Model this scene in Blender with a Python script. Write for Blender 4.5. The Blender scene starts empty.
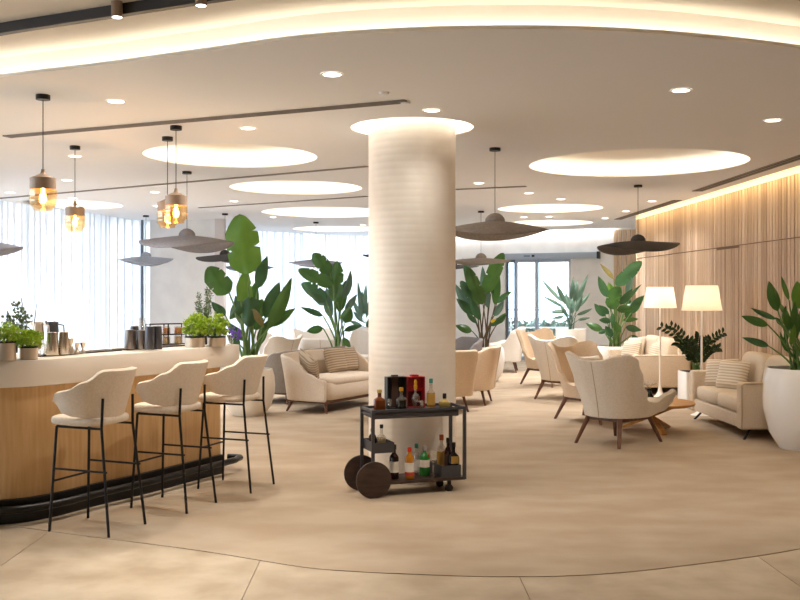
import bpy, bmesh, math, random
from mathutils import Vector, Matrix
random.seed(7)
PI = math.pi
sc = bpy.context.scene
COL = sc.collection

# ------------------------------------------------------------------ camera
FPX, CX, CY, EYE, ZC = 960.0, 386.0, 292.0, 1.6, 3.02
cam = bpy.data.cameras.new('camera')
cam.sensor_width = 36.0
cam.lens = FPX / 800.0 * 36.0
cam.shift_x = (400.0 - CX) / 800.0
cam.shift_y = (CY - 300.0) / 800.0
cam.clip_end = 300
cam_o = bpy.data.objects.new('camera', cam)
cam_o.location = (0, 0, EYE)
cam_o.rotation_euler = (PI / 2, 0, 0)
COL.objects.link(cam_o)
sc.camera = cam_o

# ------------------------------------------------------------------ world, exposure
w = bpy.data.worlds.new('world'); sc.world = w; w.use_nodes = True
bg = w.node_tree.nodes['Background']
bg.inputs[0].default_value = (0.82, 0.91, 1.0, 1)
bg.inputs[1].default_value = 3.2
vs = sc.view_settings
vs.view_transform = 'Standard'; vs.look = 'None'; vs.gamma = 1.0; vs.use_curve_mapping = False
vs.exposure = 1.0
LED = 1.6        # overall strength of the cove strips
SPOT = 1.3       # overall strength of the downlights
cy = sc.cycles
cy.max_bounces = 8; cy.diffuse_bounces = 5; cy.glossy_bounces = 3; cy.transmission_bounces = 6
cy.transparent_max_bounces = 12; cy.sample_clamp_indirect = 6.0
cy.caustics_reflective = False; cy.caustics_refractive = False

# ------------------------------------------------------------------ pixel helpers (a pixel is a direction; depth comes from the plane touched)
def P(u, v, Y): return Vector(((u - CX) * Y / FPX, Y, EYE - (v - CY) * Y / FPX))
def T(u, v, z):
    return P(u, v, (EYE - z) * FPX / (v - CY))
def F(u, v): return T(u, v, 0.0)
def C(u, v): return T(u, v, ZC)

# ------------------------------------------------------------------ materials
MATS = {}
def srgb(h):
    if isinstance(h, str):
        h = h.lstrip('#'); c = [int(h[i:i+2], 16) / 255 for i in (0, 2, 4)]
    else: c = [x / 255 for x in h]
    return tuple(x / 12.92 if x <= .04045 else ((x + .055) / 1.055) ** 2.4 for x in c) + (1,)
def mat(name, col, col2=None, scale=8.0, rough=.6, metal=0.0, bump=0.0, stretch=(1, 1, 1), detail=3.0, spec=.5,
        emit=0.0, trans=0.0, ior=1.45, sheen=0.0, lo=.35, hi=.65, alpha=1.0, bscale=None, subsurf=0.0):
    m = bpy.data.materials.new(name); m.use_nodes = True
    nt = m.node_tree; b = nt.nodes['Principled BSDF']
    b.inputs['Base Color'].default_value = srgb(col)
    b.inputs['Roughness'].default_value = rough
    b.inputs['Metallic'].default_value = metal
    b.inputs['Specular IOR Level'].default_value = spec
    b.inputs['IOR'].default_value = ior
    b.inputs['Transmission Weight'].default_value = trans
    b.inputs['Alpha'].default_value = alpha
    if sheen: b.inputs['Sheen Weight'].default_value = sheen
    if subsurf:
        b.inputs['Subsurface Weight'].default_value = subsurf
    if emit:
        b.inputs['Emission Color'].default_value = srgb(col); b.inputs['Emission Strength'].default_value = emit
    if col2 or bump:
        tc = nt.nodes.new('ShaderNodeTexCoord'); mp = nt.nodes.new('ShaderNodeMapping')
        mp.inputs['Scale'].default_value = stretch
        nt.links.new(tc.outputs['Object'], mp.inputs['Vector'])
        nz = nt.nodes.new('ShaderNodeTexNoise'); nz.inputs['Scale'].default_value = scale; nz.inputs['Detail'].default_value = detail
        nt.links.new(mp.outputs[0], nz.inputs['Vector'])
        if col2:
            rp = nt.nodes.new('ShaderNodeValToRGB')
            rp.color_ramp.elements[0].position = lo; rp.color_ramp.elements[1].position = hi
            rp.color_ramp.elements[0].color = srgb(col); rp.color_ramp.elements[1].color = srgb(col2)
            nt.links.new(nz.outputs['Fac'], rp.inputs[0]); nt.links.new(rp.outputs[0], b.inputs['Base Color'])
        if bump:
            src = nz
            if bscale:
                src = nt.nodes.new('ShaderNodeTexNoise'); src.inputs['Scale'].default_value = bscale
                nt.links.new(mp.outputs[0], src.inputs['Vector'])
            bp = nt.nodes.new('ShaderNodeBump'); bp.inputs['Strength'].default_value = bump; bp.inputs['Distance'].default_value = .01
            nt.links.new(src.outputs['Fac'], bp.inputs['Height']); nt.links.new(bp.outputs[0], b.inputs['Normal'])
    MATS[name] = m
    return m
def emis(name, col, s):
    m = bpy.data.materials.new(name); m.use_nodes = True; nt = m.node_tree
    nt.nodes.remove(nt.nodes['Principled BSDF'])
    e = nt.nodes.new('ShaderNodeEmission'); e.inputs[0].default_value = srgb(col); e.inputs[1].default_value = s
    nt.links.new(e.outputs[0], nt.nodes['Material Output'].inputs[0]); MATS[name] = m
    return m
def mix_shader(name, parts):
    """parts: list of (shader node type, colour, weight, rough)"""
    m = bpy.data.materials.new(name); m.use_nodes = True; nt = m.node_tree
    nt.nodes.remove(nt.nodes['Principled BSDF']); acc = None; tot = 0
    for typ, colr, wt, rg in parts:
        n = nt.nodes.new(typ); n.inputs['Color'].default_value = srgb(colr)
        if rg is not None and 'Roughness' in n.inputs: n.inputs['Roughness'].default_value = rg
        tot += wt
        if acc is None: acc = n
        else:
            mx = nt.nodes.new('ShaderNodeMixShader'); mx.inputs[0].default_value = wt / tot
            nt.links.new(acc.outputs[0], mx.inputs[1]); nt.links.new(n.outputs[0], mx.inputs[2]); acc = mx
    nt.links.new(acc.outputs[0], nt.nodes['Material Output'].inputs[0]); MATS[name] = m
    return m

mat('ceiling', '#f0f2f6', rough=.9)
mat('ceiling_upper', '#f0e8dc', rough=.9)
mat('cove_white', '#faf6ef', rough=.9)
mat('plaster', '#efeeec', '#e6e5e4', scale=3, rough=.85, bump=.15, bscale=14)
mat('plaster_plain', '#e4dfd8', rough=.85)
mat('pillar', '#d8d3d3', rough=.7)
mat('column', '#f3ebe0', '#eee4d7', scale=4, rough=.55)
mat('slat_wood', '#c9ad8f', '#b8997b', scale=5, stretch=(6, 6, .5), rough=.55)
mat('slat_wood_b', '#d2b99d', '#c2a589', scale=5, stretch=(6, 6, .5), rough=.55)
mat('slat_wood_c', '#b99b7d', '#a8896c', scale=5, stretch=(6, 6, .5), rough=.55)
mat('slat_back', '#7d6450', rough=.8)
mat('carpet', '#b6a48e', '#aa967f', scale=1.8, stretch=(.9, 1.6, 1), rough=.95, bump=.25, bscale=260, detail=6, spec=.1)
mat('tile', '#c0ae96', '#a8947b', scale=3.2, rough=.5, detail=8, bump=.05, spec=.3)
mat('tile_b', '#bba991', '#a49077', scale=2.6, rough=.5, detail=8, bump=.05, spec=.3)
mat('grout', '#8d7b66', rough=.9)
mat('oak', '#d6b07f', '#c8a06c', scale=7, stretch=(5, 5, .35), rough=.45, detail=5)
mat('table_wood', '#c99150', '#b27a3c', scale=6, stretch=(.5, 5, 5), rough=.4)
mat('walnut', '#6e4730', '#573522', scale=10, stretch=(3, 3, .6), rough=.45)
mat('solid_white', '#e6ddd2', rough=.35)
mat('black', '#141312', rough=.4)
mat('black_metal', '#1c1b1b', rough=.45, metal=.3)
mat('plinth', '#0d0c0c', rough=.35)
mat('dark_metal', '#4d4c50', rough=.5, metal=.4)
mat('cart_wood', '#47342b', '#37281f', scale=9, stretch=(1, 1, 5), rough=.5)
mat('track', '#3d3b3c', rough=.5)
mat('steel', '#c9bfb2', rough=.22, metal=1.0)
mat('copper_steel', '#d6c8b6', rough=.4, metal=1.0)
mat('smoke_metal', '#8a817c', rough=.3, metal=.9)
mat('dark_tin', '#5b5d64', rough=.35, metal=.7)
mat('boucle', '#e2d7c7', '#d9ccba', scale=60, rough=.95, bump=.3, bscale=220, sheen=.1)
mat('boucle_tan', '#dfc8ad', '#d6bd9f', scale=60, rough=.95, bump=.3, bscale=220, sheen=.1)
mat('stool_fabric', '#e8dac9', '#e0d0bd', scale=70, rough=.95, bump=.3, bscale=240)
mat('sofa_fabric', '#e0d0bb', '#d6c4ad', scale=70, rough=.95, bump=.3, bscale=240)
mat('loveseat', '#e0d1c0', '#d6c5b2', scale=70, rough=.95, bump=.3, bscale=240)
mat('loveseat_shaded', '#8f8479', '#857a70', scale=70, rough=.95, bump=.3, bscale=240)  # loveseat fabric with the shadow it stands in put into the colour
mat('white_lit_fabric', '#e3dcd4', '#d9d2ca', scale=70, rough=.95, bump=.2, bscale=240)  # whiter than the near chairs: bright light put into the colour
mat('grey_fabric', '#8b8584', '#807a79', scale=70, rough=.95, bump=.2, bscale=240)
mat('piping', '#b49a7b', rough=.9)
mat('pot_white', '#f6f3ef', rough=.22)
mat('pot_cream', '#e4dacb', rough=.5)
mat('soil', '#2a1f18', '#3a2b20', scale=30, rough=1, bump=.6)
mat('lamp_white', '#efe9e0', rough=.35)
mat('hat_dark', '#4a4543', '#403c3a', scale=40, stretch=(1, 1, 1), rough=.85)
mat('hat_brown_haze', '#9d958f', '#8f8782', scale=40, rough=.85)  # this and the next two hat tones: haze put into the colour
mat('hat_pale_haze', '#abb1bc', '#9da3af', scale=40, rough=.85)
mat('hat_grey_haze', '#8b8a91', '#7e7d85', scale=40, rough=.85)
mat('cord', '#3a3736', rough=.6)
mat('cap_bronze', '#a08a78', rough=.45, metal=.3)
mat('leaf', '#4e7238', '#3e6032', scale=3, rough=.4, spec=.4)
mat('leaf_light', '#6a9040', '#598036', scale=3, rough=.4, spec=.4)
mat('leaf_dark', '#456843', '#385839', scale=3, rough=.4, spec=.4)
mat('leaf_blue', '#637d6c', '#546e5f', scale=3, rough=.45, spec=.4)
mat('leaf_dry', '#857848', '#6d6438', scale=6, rough=.7)
mat('leaf_zz', '#28401f', '#1e3318', scale=3, rough=.3)
mat('herb', '#9ab43c', '#7f9c30', scale=12, rough=.55)
mat('herb_dark', '#5b6b4a', '#4b5c3c', scale=12, rough=.6)
mat('stem_green', '#6a8a48', '#587a3c', scale=6, rough=.5)
mat('stem_brown', '#6b5c42', '#594b36', scale=8, rough=.7)
mat('purple', '#6b4bb0', rough=.6)
mat('yellow', '#e6c52a', rough=.5)
mat('glass', '#ffffff', rough=.02, trans=1.0, ior=1.45)
mat('glass_black', '#1a1715', rough=.1)
mat('amber', '#6b3210', rough=.08, spec=.6)
mat('whisky', '#c8862c', rough=.08, spec=.6)
mat('pale_spirit', '#b69b5a', rough=.1, spec=.6)
mat('gin_orange', '#c07a1c', rough=.08, spec=.6)
mat('gin_green', '#2a7a30', rough=.08, spec=.6)
mat('wine_dark', '#2a1012', rough=.08, spec=.6)
mat('paper', '#ece6da', rough=.8)
mat('label_red', '#c8372b', rough=.6)
mat('label_teal', '#3f8f82', rough=.6)
mat('label_gold', '#c79a4a', rough=.4)
mat('cap_red', '#d8391f', rough=.4)
mat('cap_gold', '#d9a031', rough=.3, metal=.5)
mat('cap_cork', '#b5562f', rough=.6)
mat('cap_grey', '#b9aeb0', rough=.5)
mat('box_black', '#1d2024', rough=.5)
mat('box_red', '#a01c22', rough=.5)
mat('box_red_dark', '#4c0c10', rough=.6)
mat('box_brown', '#4c332a', rough=.6)
mat('spice_a', '#cf8a4a', rough=.5)
mat('spice_b', '#d7b98a', rough=.5)
mat('spice_c', '#a9825c', rough=.5)
mat('frame_grey', '#a7b2c0', rough=.45, metal=.3)
mat('frame_dark', '#687280', rough=.45, metal=.3)
mat('hedge', '#8a9a86', '#6f8070', scale=12, rough=.9)
mat('ground_out', '#c9c9c6', '#bdbdba', scale=2, rough=.9)
mat('grille', '#8b8178', rough=.6)
mat('grille_dark', '#3f3934', rough=.7)
mat('mat_rubber', '#232120', rough=.7)
emis('led', (255, 253, 250), 17.0 * LED)
emis('led_disc', (255, 244, 224), 3.4 * LED)
emis('led_front', (255, 241, 216), 2.8 * LED)
emis('led_wall', (255, 224, 160), 9.0 * LED)
emis('led_ring', (255, 249, 240), 10.0 * LED)
emis('down_lens', (255, 246, 232), 6.0)
emis('filament', (255, 176, 74), 30.0)
emis('bulb', (255, 205, 130), 8.0)
mix_shader('curtain', [('ShaderNodeBsdfTranslucent', '#f6f9ff', .56, None), ('ShaderNodeBsdfDiffuse', '#f2f4f8', .3, None),
                       ('ShaderNodeBsdfTransparent', '#ffffff', .14, None)])
mix_shader('pane', [('ShaderNodeBsdfTransparent', '#eef5fa', .93, None), ('ShaderNodeBsdfGlossy', '#ffffff', .07, .05)])
mix_shader('amber_glass', [('ShaderNodeBsdfTransparent', '#fbe6c2', .84, None), ('ShaderNodeBsdfGlossy', '#fff2dc', .16, .08)])
mix_shader('clear_glass', [('ShaderNodeBsdfTransparent', '#f2f0ec', .8, None), ('ShaderNodeBsdfGlossy', '#ffffff', .2, .06)])
def leafy(*names):
    for n_ in names:
        m = MATS[n_]; nt = m.node_tree; b = nt.nodes['Principled BSDF']; out = nt.nodes['Material Output']
        tr = nt.nodes.new('ShaderNodeBsdfTranslucent'); mx = nt.nodes.new('ShaderNodeMixShader'); mx.inputs[0].default_value = .28
        src = b.inputs['Base Color'].links[0].from_socket
        hs = nt.nodes.new('ShaderNodeHueSaturation'); hs.inputs['Value'].default_value = 1.4; hs.inputs['Saturation'].default_value = 1.05
        nt.links.new(src, hs.inputs['Color']); nt.links.new(hs.outputs[0], tr.inputs['Color'])
        nt.links.new(b.outputs[0], mx.inputs[1]); nt.links.new(tr.outputs[0], mx.inputs[2]); nt.links.new(mx.outputs[0], out.inputs[0])
leafy('leaf', 'leaf_light', 'leaf_dark', 'leaf_blue', 'leaf_dry', 'herb', 'herb_dark')
mix_shader('lampshade', [('ShaderNodeBsdfTranslucent', '#fff4e2', .6, None), ('ShaderNodeBsdfDiffuse', '#fbf4ea', .4, None)])

def stripe_mat(name, c1, c2, scale, axis='Z'):
    m = bpy.data.materials.new(name); m.use_nodes = True; nt = m.node_tree; b = nt.nodes['Principled BSDF']
    b.inputs['Roughness'].default_value = .95
    tc = nt.nodes.new('ShaderNodeTexCoord'); wv = nt.nodes.new('ShaderNodeTexWave')
    wv.bands_direction = axis; wv.inputs['Scale'].default_value = scale; wv.inputs['Distortion'].default_value = .6
    rp = nt.nodes.new('ShaderNodeValToRGB'); rp.color_ramp.elements[0].position = .3; rp.color_ramp.elements[1].position = .6
    rp.color_ramp.elements[0].color = srgb(c1); rp.color_ramp.elements[1].color = srgb(c2)
    nt.links.new(tc.outputs['Object'], wv.inputs['Vector']); nt.links.new(wv.outputs['Fac'], rp.inputs[0])
    nt.links.new(rp.outputs[0], b.inputs['Base Color']); MATS[name] = m
stripe_mat('pillow_stripe', '#c6b298', '#e6d9c6', 9.0, 'Z')
stripe_mat('pillow_brown', '#8f7a63', '#b8a68f', 9.0, 'Z')

# ------------------------------------------------------------------ mesh helpers
class MB:
    def __init__(s): s.v = []; s.f = []
    def add(s, verts, faces):
        o = len(s.v); s.v += [tuple(x) for x in verts]; s.f += [tuple(i + o for i in f) for f in faces]; return s
    def box(s, x0, x1, y0, y1, z0, z1):
        return s.add([(x0, y0, z0), (x1, y0, z0), (x1, y1, z0), (x0, y1, z0), (x0, y0, z1), (x1, y0, z1), (x1, y1, z1), (x0, y1, z1)],
                     [(0, 3, 2, 1), (4, 5, 6, 7), (0, 1, 5, 4), (1, 2, 6, 5), (2, 3, 7, 6), (3, 0, 4, 7)])
    def bar(s, p0, p1, wx, wy, up=(0, 0, 1)):
        p0, p1 = Vector(p0), Vector(p1); d = (p1 - p0).normalized(); up = Vector(up)
        if abs(d.dot(up)) > .98: up = Vector((1, 0, 0))
        a = d.cross(up).normalized(); b = a.cross(d)
        vs_ = []
        for p in (p0, p1):
            for sx, sy in ((-1, -1), (1, -1), (1, 1), (-1, 1)): vs_.append(p + a * sx * wx / 2 + b * sy * wy / 2)
        return s.add(vs_, [(0, 1, 2, 3), (7, 6, 5, 4), (0, 4, 5, 1), (1, 5, 6, 2), (2, 6, 7, 3), (3, 7, 4, 0)])
    def tube(s, path, r, seg=8, cap=True):
        path = [Vector(p) for p in path]; n = len(path)
        rs = r if isinstance(r, (list, tuple)) else [r] * n
        rings = []; prev = None
        for i, p in enumerate(path):
            d = (path[min(i + 1, n - 1)] - path[max(i - 1, 0)]).normalized()
            if prev is None:
                ref = Vector((0, 0, 1)) if abs(d.z) < .9 else Vector((1, 0, 0)); a = d.cross(ref).normalized()
            else:
                a = (prev - d * prev.dot(d)).normalized()
            prev = a; b = d.cross(a)
            rings.append([p + (a * math.cos(2 * PI * k / seg) + b * math.sin(2 * PI * k / seg)) * rs[i] for k in range(seg)])
        vs_ = [x for rg in rings for x in rg]; fs = []
        for i in range(n - 1):
            for k in range(seg):
                k2 = (k + 1) % seg
                fs.append((i * seg + k, i * seg + k2, (i + 1) * seg + k2, (i + 1) * seg + k))
        if cap: fs.append(tuple(range(seg - 1, -1, -1))); fs.append(tuple((n - 1) * seg + k for k in range(seg)))
        return s.add(vs_, fs)
    def lathe(s, prof, seg=24, c=(0, 0, 0), cap0=True, cap1=True, sx=1.0, sy=1.0):
        vs_ = []; fs = []; n = len(prof)
        for r, z in prof:
            for k in range(seg):
                a = 2 * PI * k / seg; vs_.append((c[0] + r * math.cos(a) * sx, c[1] + r * math.sin(a) * sy, c[2] + z))
        for i in range(n - 1):
            for k in range(seg):
                k2 = (k + 1) % seg; fs.append((i * seg + k, i * seg + k2, (i + 1) * seg + k2, (i + 1) * seg + k))
        if cap0: fs.append(tuple(range(seg - 1, -1, -1)))
        if cap1: fs.append(tuple((n - 1) * seg + k for k in range(seg)))
        return s.add(vs_, fs)
    def grid(s, fn, nu, nv, close_u=False):
        vs_ = [fn(i / (nu if close_u else nu - 1), j / (nv - 1)) for i in range(nu) for j in range(nv)]; fs = []
        for i in range(nu if close_u else nu - 1):
            i2 = (i + 1) % nu
            for j in range(nv - 1): fs.append((i * nv + j, i2 * nv + j, i2 * nv + j + 1, i * nv + j + 1))
        return s.add(vs_, fs)
    def superell(s, c, hx, hy, hz, e1=.35, e2=.35, nu=20, nv=11):
        def sp(x, e): return math.copysign(abs(x) ** e, x)
        def fn(u, v):
            a = 2 * PI * u; b = -PI / 2 + PI * v
            return (c[0] + hx * sp(math.cos(b), e1) * sp(math.cos(a), e2), c[1] + hy * sp(math.cos(b), e1) * sp(math.sin(a), e2), c[2] + hz * sp(math.sin(b), e1))
        return s.grid(fn, nu, nv, True)
    def prism(s, poly, z0, z1):
        n = len(poly)
        return s.add([(x, y, z0) for x, y in poly] + [(x, y, z1) for x, y in poly],
                     [tuple(range(n - 1, -1, -1)), tuple(range(n, 2 * n))] + [(i, (i + 1) % n, n + (i + 1) % n, n + i) for i in range(n)])
    def mesh(s, name, m, smooth=False, angle=40, bevel=0.0, bseg=2):
        me = bpy.data.meshes.new(name); me.from_pydata(s.v, [], s.f)
        bm = bmesh.new(); bm.from_mesh(me)
        bmesh.ops.recalc_face_normals(bm, faces=bm.faces)
        if bevel:
            bmesh.ops.bevel(bm, geom=[e for e in bm.edges if len(e.link_faces) == 2 and e.calc_face_angle(0) > .5], offset=bevel, segments=bseg, profile=.5, affect='EDGES')
            smooth = True
        bm.to_mesh(me); bm.free()
        if smooth:
            me.shade_smooth()
            me.set_sharp_from_angle(angle=math.radians(angle))
        me.materials.append(MATS[m]); return me
    def build(s, name, m, parent=None, smooth=False, angle=40, bevel=0.0, bseg=2, loc=None, rot=None):
        return link(name, s.mesh(name, m, smooth, angle, bevel, bseg), parent, loc, rot)
def link(name, me, parent=None, loc=None, rot=None):
    o = bpy.data.objects.new(name, me); COL.objects.link(o)
    if parent: o.parent = parent
    if loc is not None: o.location = loc
    if rot is not None: o.rotation_euler = rot
    return o
def tag(o, label, cat, group=None):
    o['label'] = label; o['category'] = cat
    if group: o['group'] = group
    return o
def thing(name, label, cat, loc=(0, 0, 0), rz=0.0, group=None):
    o = bpy.data.objects.new(name, None); o.empty_display_size = .1; COL.objects.link(o)
    o.location = loc; o.rotation_euler = (0, 0, rz)
    return tag(o, label, cat, group)
def struct(o): o['kind'] = 'structure'; return o
def copy_tree(o, parent=None):
    c = o.copy(); COL.objects.link(c); c.parent = parent
    for ch in list(o.children): copy_tree(ch, c)
    return c
def dup(o, loc, rz, label=None, group=None):
    c = copy_tree(o); c.location = loc; c.rotation_euler = (0, 0, rz)
    if label: c['label'] = label
    if group: c['group'] = group
    return c
def spline(pts, n):
    """Catmull-Rom through 2-D/3-D points, n samples"""
    pts = [Vector(p) for p in pts]; m = len(pts) - 1; out = []
    for i in range(n):
        t = i / (n - 1) * m; k = min(int(t), m - 1); t -= k
        p1, p2 = pts[k], pts[k + 1]; p0 = pts[k - 1] if k else p1 * 2 - p2; p3 = pts[k + 2] if k + 2 <= m else p2 * 2 - p1
        out.append(.5 * ((2 * p1) + (p2 - p0) * t + (2 * p0 - 5 * p1 + 4 * p2 - p3) * t * t + (3 * p1 - p0 - 3 * p2 + p3) * t ** 3))
    return out
def offset(path, d):
    """shift a 2-D path to its left by d"""
    out = []
    for i, p in enumerate(path):
        t = (path[min(i + 1, len(path) - 1)] - path[max(i - 1, 0)]).normalized()
        out.append(Vector((p.x - t.y * d, p.y + t.x * d)))
    return out
def lerp_table(tab, x):
    if x <= tab[0][0]: return tab[0][1]
    for (a, b), (c, d) in zip(tab, tab[1:]):
        if x <= c:
            t = (x - a) / (c - a); t = t * t * (3 - 2 * t); return b + (d - b) * t
    return tab[-1][1]
def spot(parent, loc, power, angle=130, blend=.9, col=(1, .985, .96), r=.04, target=None):
    l = bpy.data.lights.new('lamp_light', 'SPOT'); l.energy = power * SPOT; l.spot_size = math.radians(angle); l.spot_blend = blend
    l.color = col; l.shadow_soft_size = r
    o = bpy.data.objects.new('lamp_light', l); COL.objects.link(o); o.parent = parent; o.location = loc
    if target is not None:
        o.rotation_euler = (Vector(target) - Vector(loc)).to_track_quat('-Z', 'Y').to_euler()
    return o
# ================================================================== STRUCTURE
# ---- floor: stone tiles around a carpeted island with a curved front edge
arc_px = [(25, 528), (100, 538), (200, 551), (300, 567), (350, 571.5), (400, 574), (500, 577), (600, 574.5), (700, 564), (800, 549)]
arc_f = [F(u, v).xy for u, v in arc_px]
arc_f = [Vector((-9.0, 9.2)), Vector((-4.2, 7.35))] + arc_f + [Vector((3.6, 6.62)), Vector((4.83, 7.5))]
arc_f = spline(arc_f, 140)
def arc_y(x):
    for a, b in zip(arc_f, arc_f[1:]):
        if a.x <= x <= b.x: return a.y + (b.y - a.y) * (x - a.x) / max(b.x - a.x, 1e-6)
    return arc_f[-1].y if x > 0 else arc_f[0].y
floor = struct(MB().box(-9.2, 7.2, -3.2, 25.2, -.12, -.012).build('floor', 'grout'))
k = 0; JX = -.75 - 1.5 * 5
for i in range(9):
    x0 = JX + 1.5 * i + .002; x1 = x0 + 1.496; x1c = min(x1, 4.83)
    if x0 > 4.8: continue
    xs = [x0 + (x1c - x0) * j / 10 for j in range(11)]
    poly = [(x0, 4.702), (x1c, 4.702)] + [(x, arc_y(x) - .004) for x in reversed(xs)]
    MB().prism(poly, -.012, 0).build('tile', ['tile', 'tile_b'][i % 2], floor)
    for r in range(4):
        MB().box(x0, x1c, 4.702 - 1.5 * (r + 1), 4.698 - 1.5 * r, -.012, 0).build('tile', ['tile_b', 'tile'][(i + r) % 2], floor)
carpet_poly = [(p.x, p.y) for p in arc_f] + [(6.6, 7.5), (6.6, 25), (-9, 25)]
cp = MB().prism(carpet_poly, -.012, .004).build('carpet', 'carpet')
tag(cp, 'beige wall to wall carpet with a curved front edge', 'carpet'); struct(cp)

# ---- right wall with wooden slats
WX = 4.83
wr = struct(MB().box(WX, WX + .25, -3.2, 18.5, 0, 3.4).build('wall_right', 'slat_back'))
slat_meshes = {}
def slat(y0, wd, z0, z1, mt, parent, horiz=None):
    key = (wd, z0, z1, mt)
    if key not in slat_meshes:
        slat_meshes[key] = MB().box(-.022, 0, 0, wd, z0, z1).mesh('slat', mt)
    return link('slat', slat_meshes[key], parent, (WX, y0, 0))
y = 6.2; rnd = random.Random(3)
while y < 18.42:
    wd = rnd.choice([.05, .07, .07, .1]); mt = rnd.choice(['slat_wood', 'slat_wood', 'slat_wood_b', 'slat_wood_c'])
    if y + wd > 18.49: break
    door = 13.08 < y + wd / 2 < 14.02
    slat(y, wd, .0, 2.205 if door else 2.232, mt, wr); slat(y, wd, 2.246, 2.985, mt, wr)
    y += wd + rnd.choice([.018, .022, .026])
    if abs(y - 13.08) < .05 or abs(y - 14.02) < .05: y += .02
struct(MB().box(WX - .02, WX, 5.0, 18.5, 2.99, 3.38).build('trim_4', 'cove_white'))
struct(MB().box(WX - .022, WX, -3.2, 6.18, 0, 2.985).build('wall_right_panel', 'slat_wood'))
# LED strip of the wall cove (sits on the ledge behind the ceiling edge)
CEX = 4.62
ledge = struct(MB().box(CEX, CEX + .02, 5.0, 18.5, ZC, ZC + .06).build('trim_1', 'cove_white'))
tag(MB().box(CEX + .03, CEX + .06, 6.6, 18.4, ZC + .03, ZC + .034).build('cove_light_strip', 'led_wall'), 'warm light strip in the ceiling cove along the slatted wall', 'light strip')

# ---- back wall (turned about 28 degrees) with the glazed sliding door
bw_a, bw_b = C(630, 228).xy, C(550, 230.5).xy
bw_d = (bw_a - bw_b).normalized(); bw_n = Vector((bw_d.y, -bw_d.x))      # bw_n points into the room
if bw_n.y > 0: bw_n = -bw_n
def BW(u):          # where the view ray of column u meets the back wall, as distance along it
    k = (u - CX) / FPX; # X = k*Y ; point = bw_b + t*bw_d
    t = (k * bw_b.y - bw_b.x) / (bw_d.x - k * bw_d.y); return t
ang_b = math.atan2(bw_d.y, bw_d.x)
def bwbox(mb, t0, t1, n0, n1, z0, z1):
    vs_ = []
    for z in (z0, z1):
        for t, n in ((t0, n0), (t1, n0), (t1, n1), (t0, n1)):
            p = bw_b + bw_d * t + bw_n * n; vs_.append((p.x, p.y, z))
    return mb.add(vs_, [(0, 1, 2, 3), (7, 6, 5, 4), (0, 4, 5, 1), (1, 5, 6, 2), (2, 6, 7, 3), (3, 7, 4, 0)])
tL, tD0, tD1, tS, tR = BW(440), BW(505), BW(570.5), BW(614), BW(660)
ZD = 2.40
mb = MB(); bwbox(mb, tL, tD0, -.2, 0, 0, 3.4); bwbox(mb, tD1, tR, -.2, 0, 0, 3.4); bwbox(mb, tD0, tD1, -.2, 0, ZD, 3.4)
wall_back = struct(mb.build('wall_back', 'plaster'))
mb = MB()
t = tS
while t < tR - .1:
    m1 = MB(); bwbox(m1, t, t + .08, 0, .022, 0, 2.985); m1.build('slat', 'slat_wood_b', wall_back); t += .1
struct(MB().box(WX + .25, 6.9, 18.3, 18.5, 0, 3.4).build('wall_return', 'slat_back'))
struct(MB().box(6.6, 6.8, 18.5, 25, 0, 3.4).build('wall_side', 'plaster'))
# door header rail
hd = thing('sliding_door_rail', 'grey metal header rail over the glass sliding door', 'door rail', (0, 0, 0))
m1 = MB(); bwbox(m1, BW(503), BW(599), 0.002, .14, 2.36, 2.5); m1.build('rail', 'frame_grey', hd, bevel=.006)
m1 = MB(); bwbox(m1, BW(598.5), BW(600.5), 0.0, .15, 2.35, 2.51); m1.build('end_cap', 'black_metal', hd)
m1 = MB(); bwbox(m1, BW(526), BW(532), .14, .155, 2.42, 2.45); m1.build('sensor', 'frame_dark', hd)
m1 = MB(); bwbox(m1, BW(534), BW(536.5), .14, .165, 2.41, 2.46); m1.build('sensor', 'black', hd)
# door leaves
def leaf_door(n, u0, u1, un, st, frame):
    d = struct(thing(n, 'x', 'door')); del d['label']; del d['category']
    a, b = BW(u0), BW(u1)
    m1 = MB(); bwbox(m1, a, a + st, un, un + .05, 0.004, 2.37); bwbox(m1, b - st, b, un, un + .05, 0.004, 2.37)
    bwbox(m1, a + st, b - st, un, un + .05, 2.29, 2.37); bwbox(m1, a + st, b - st, un, un + .05, 0.004, .1)
    m1.build('frame', frame, d)
    m1 = MB(); bwbox(m1, a + st, b - st, un + .02, un + .03, .1, 2.29); m1.build('pane', 'pane', d)
    return d
leaf_door('door_1', 505.2, 515, -.12, .05, 'frame_dark')
leaf_door('door_2', 515, 537, -.06, .055, 'frame_grey')
leaf_door('door_3', 535, 570.2, -.12, .055, 'frame_grey')

# ---- facade on the left: windows behind sheer curtains, following a bend
cur_pts = [(-8.3, 2.0), (-7.9, 6.0), (-7.1, 10.5), C(0, 201).xy, C(75, 211).xy, C(145, 222).xy, C(255, 231).xy, C(310, 234).xy, C(360, 236.5).xy, (1.35, bw_b.y + (1.35 - bw_b.x) * bw_d.y / bw_d.x)]
cur = spline([Vector(p) for p in cur_pts], 120)
glz = offset(cur, .22)
nwin = 0
step = 15
for i in range(0, len(glz) - 1, step):
    a, b = glz[i], glz[min(i + step, len(glz) - 1)]
    nwin += 1
    wn = struct(bpy.data.objects.new('window_%d' % nwin, None)); COL.objects.link(wn)
    f = MB()
    for p in (a, b): f.bar((p.x, p.y, 0), (p.x, p.y, 3.2), .06, .06)
    f.bar((a.x, a.y, .05), (b.x, b.y, .05), .06, .1); f.bar((a.x, a.y, 3.12), (b.x, b.y, 3.12), .06, .16)
    f.build('window_frame', 'frame_grey', wn)
    MB().add([(a.x, a.y, .1), (b.x, b.y, .1), (b.x, b.y, 3.05), (a.x, a.y, 3.05)], [(0, 1, 2, 3)]).build('pane', 'pane', wn)
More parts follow.
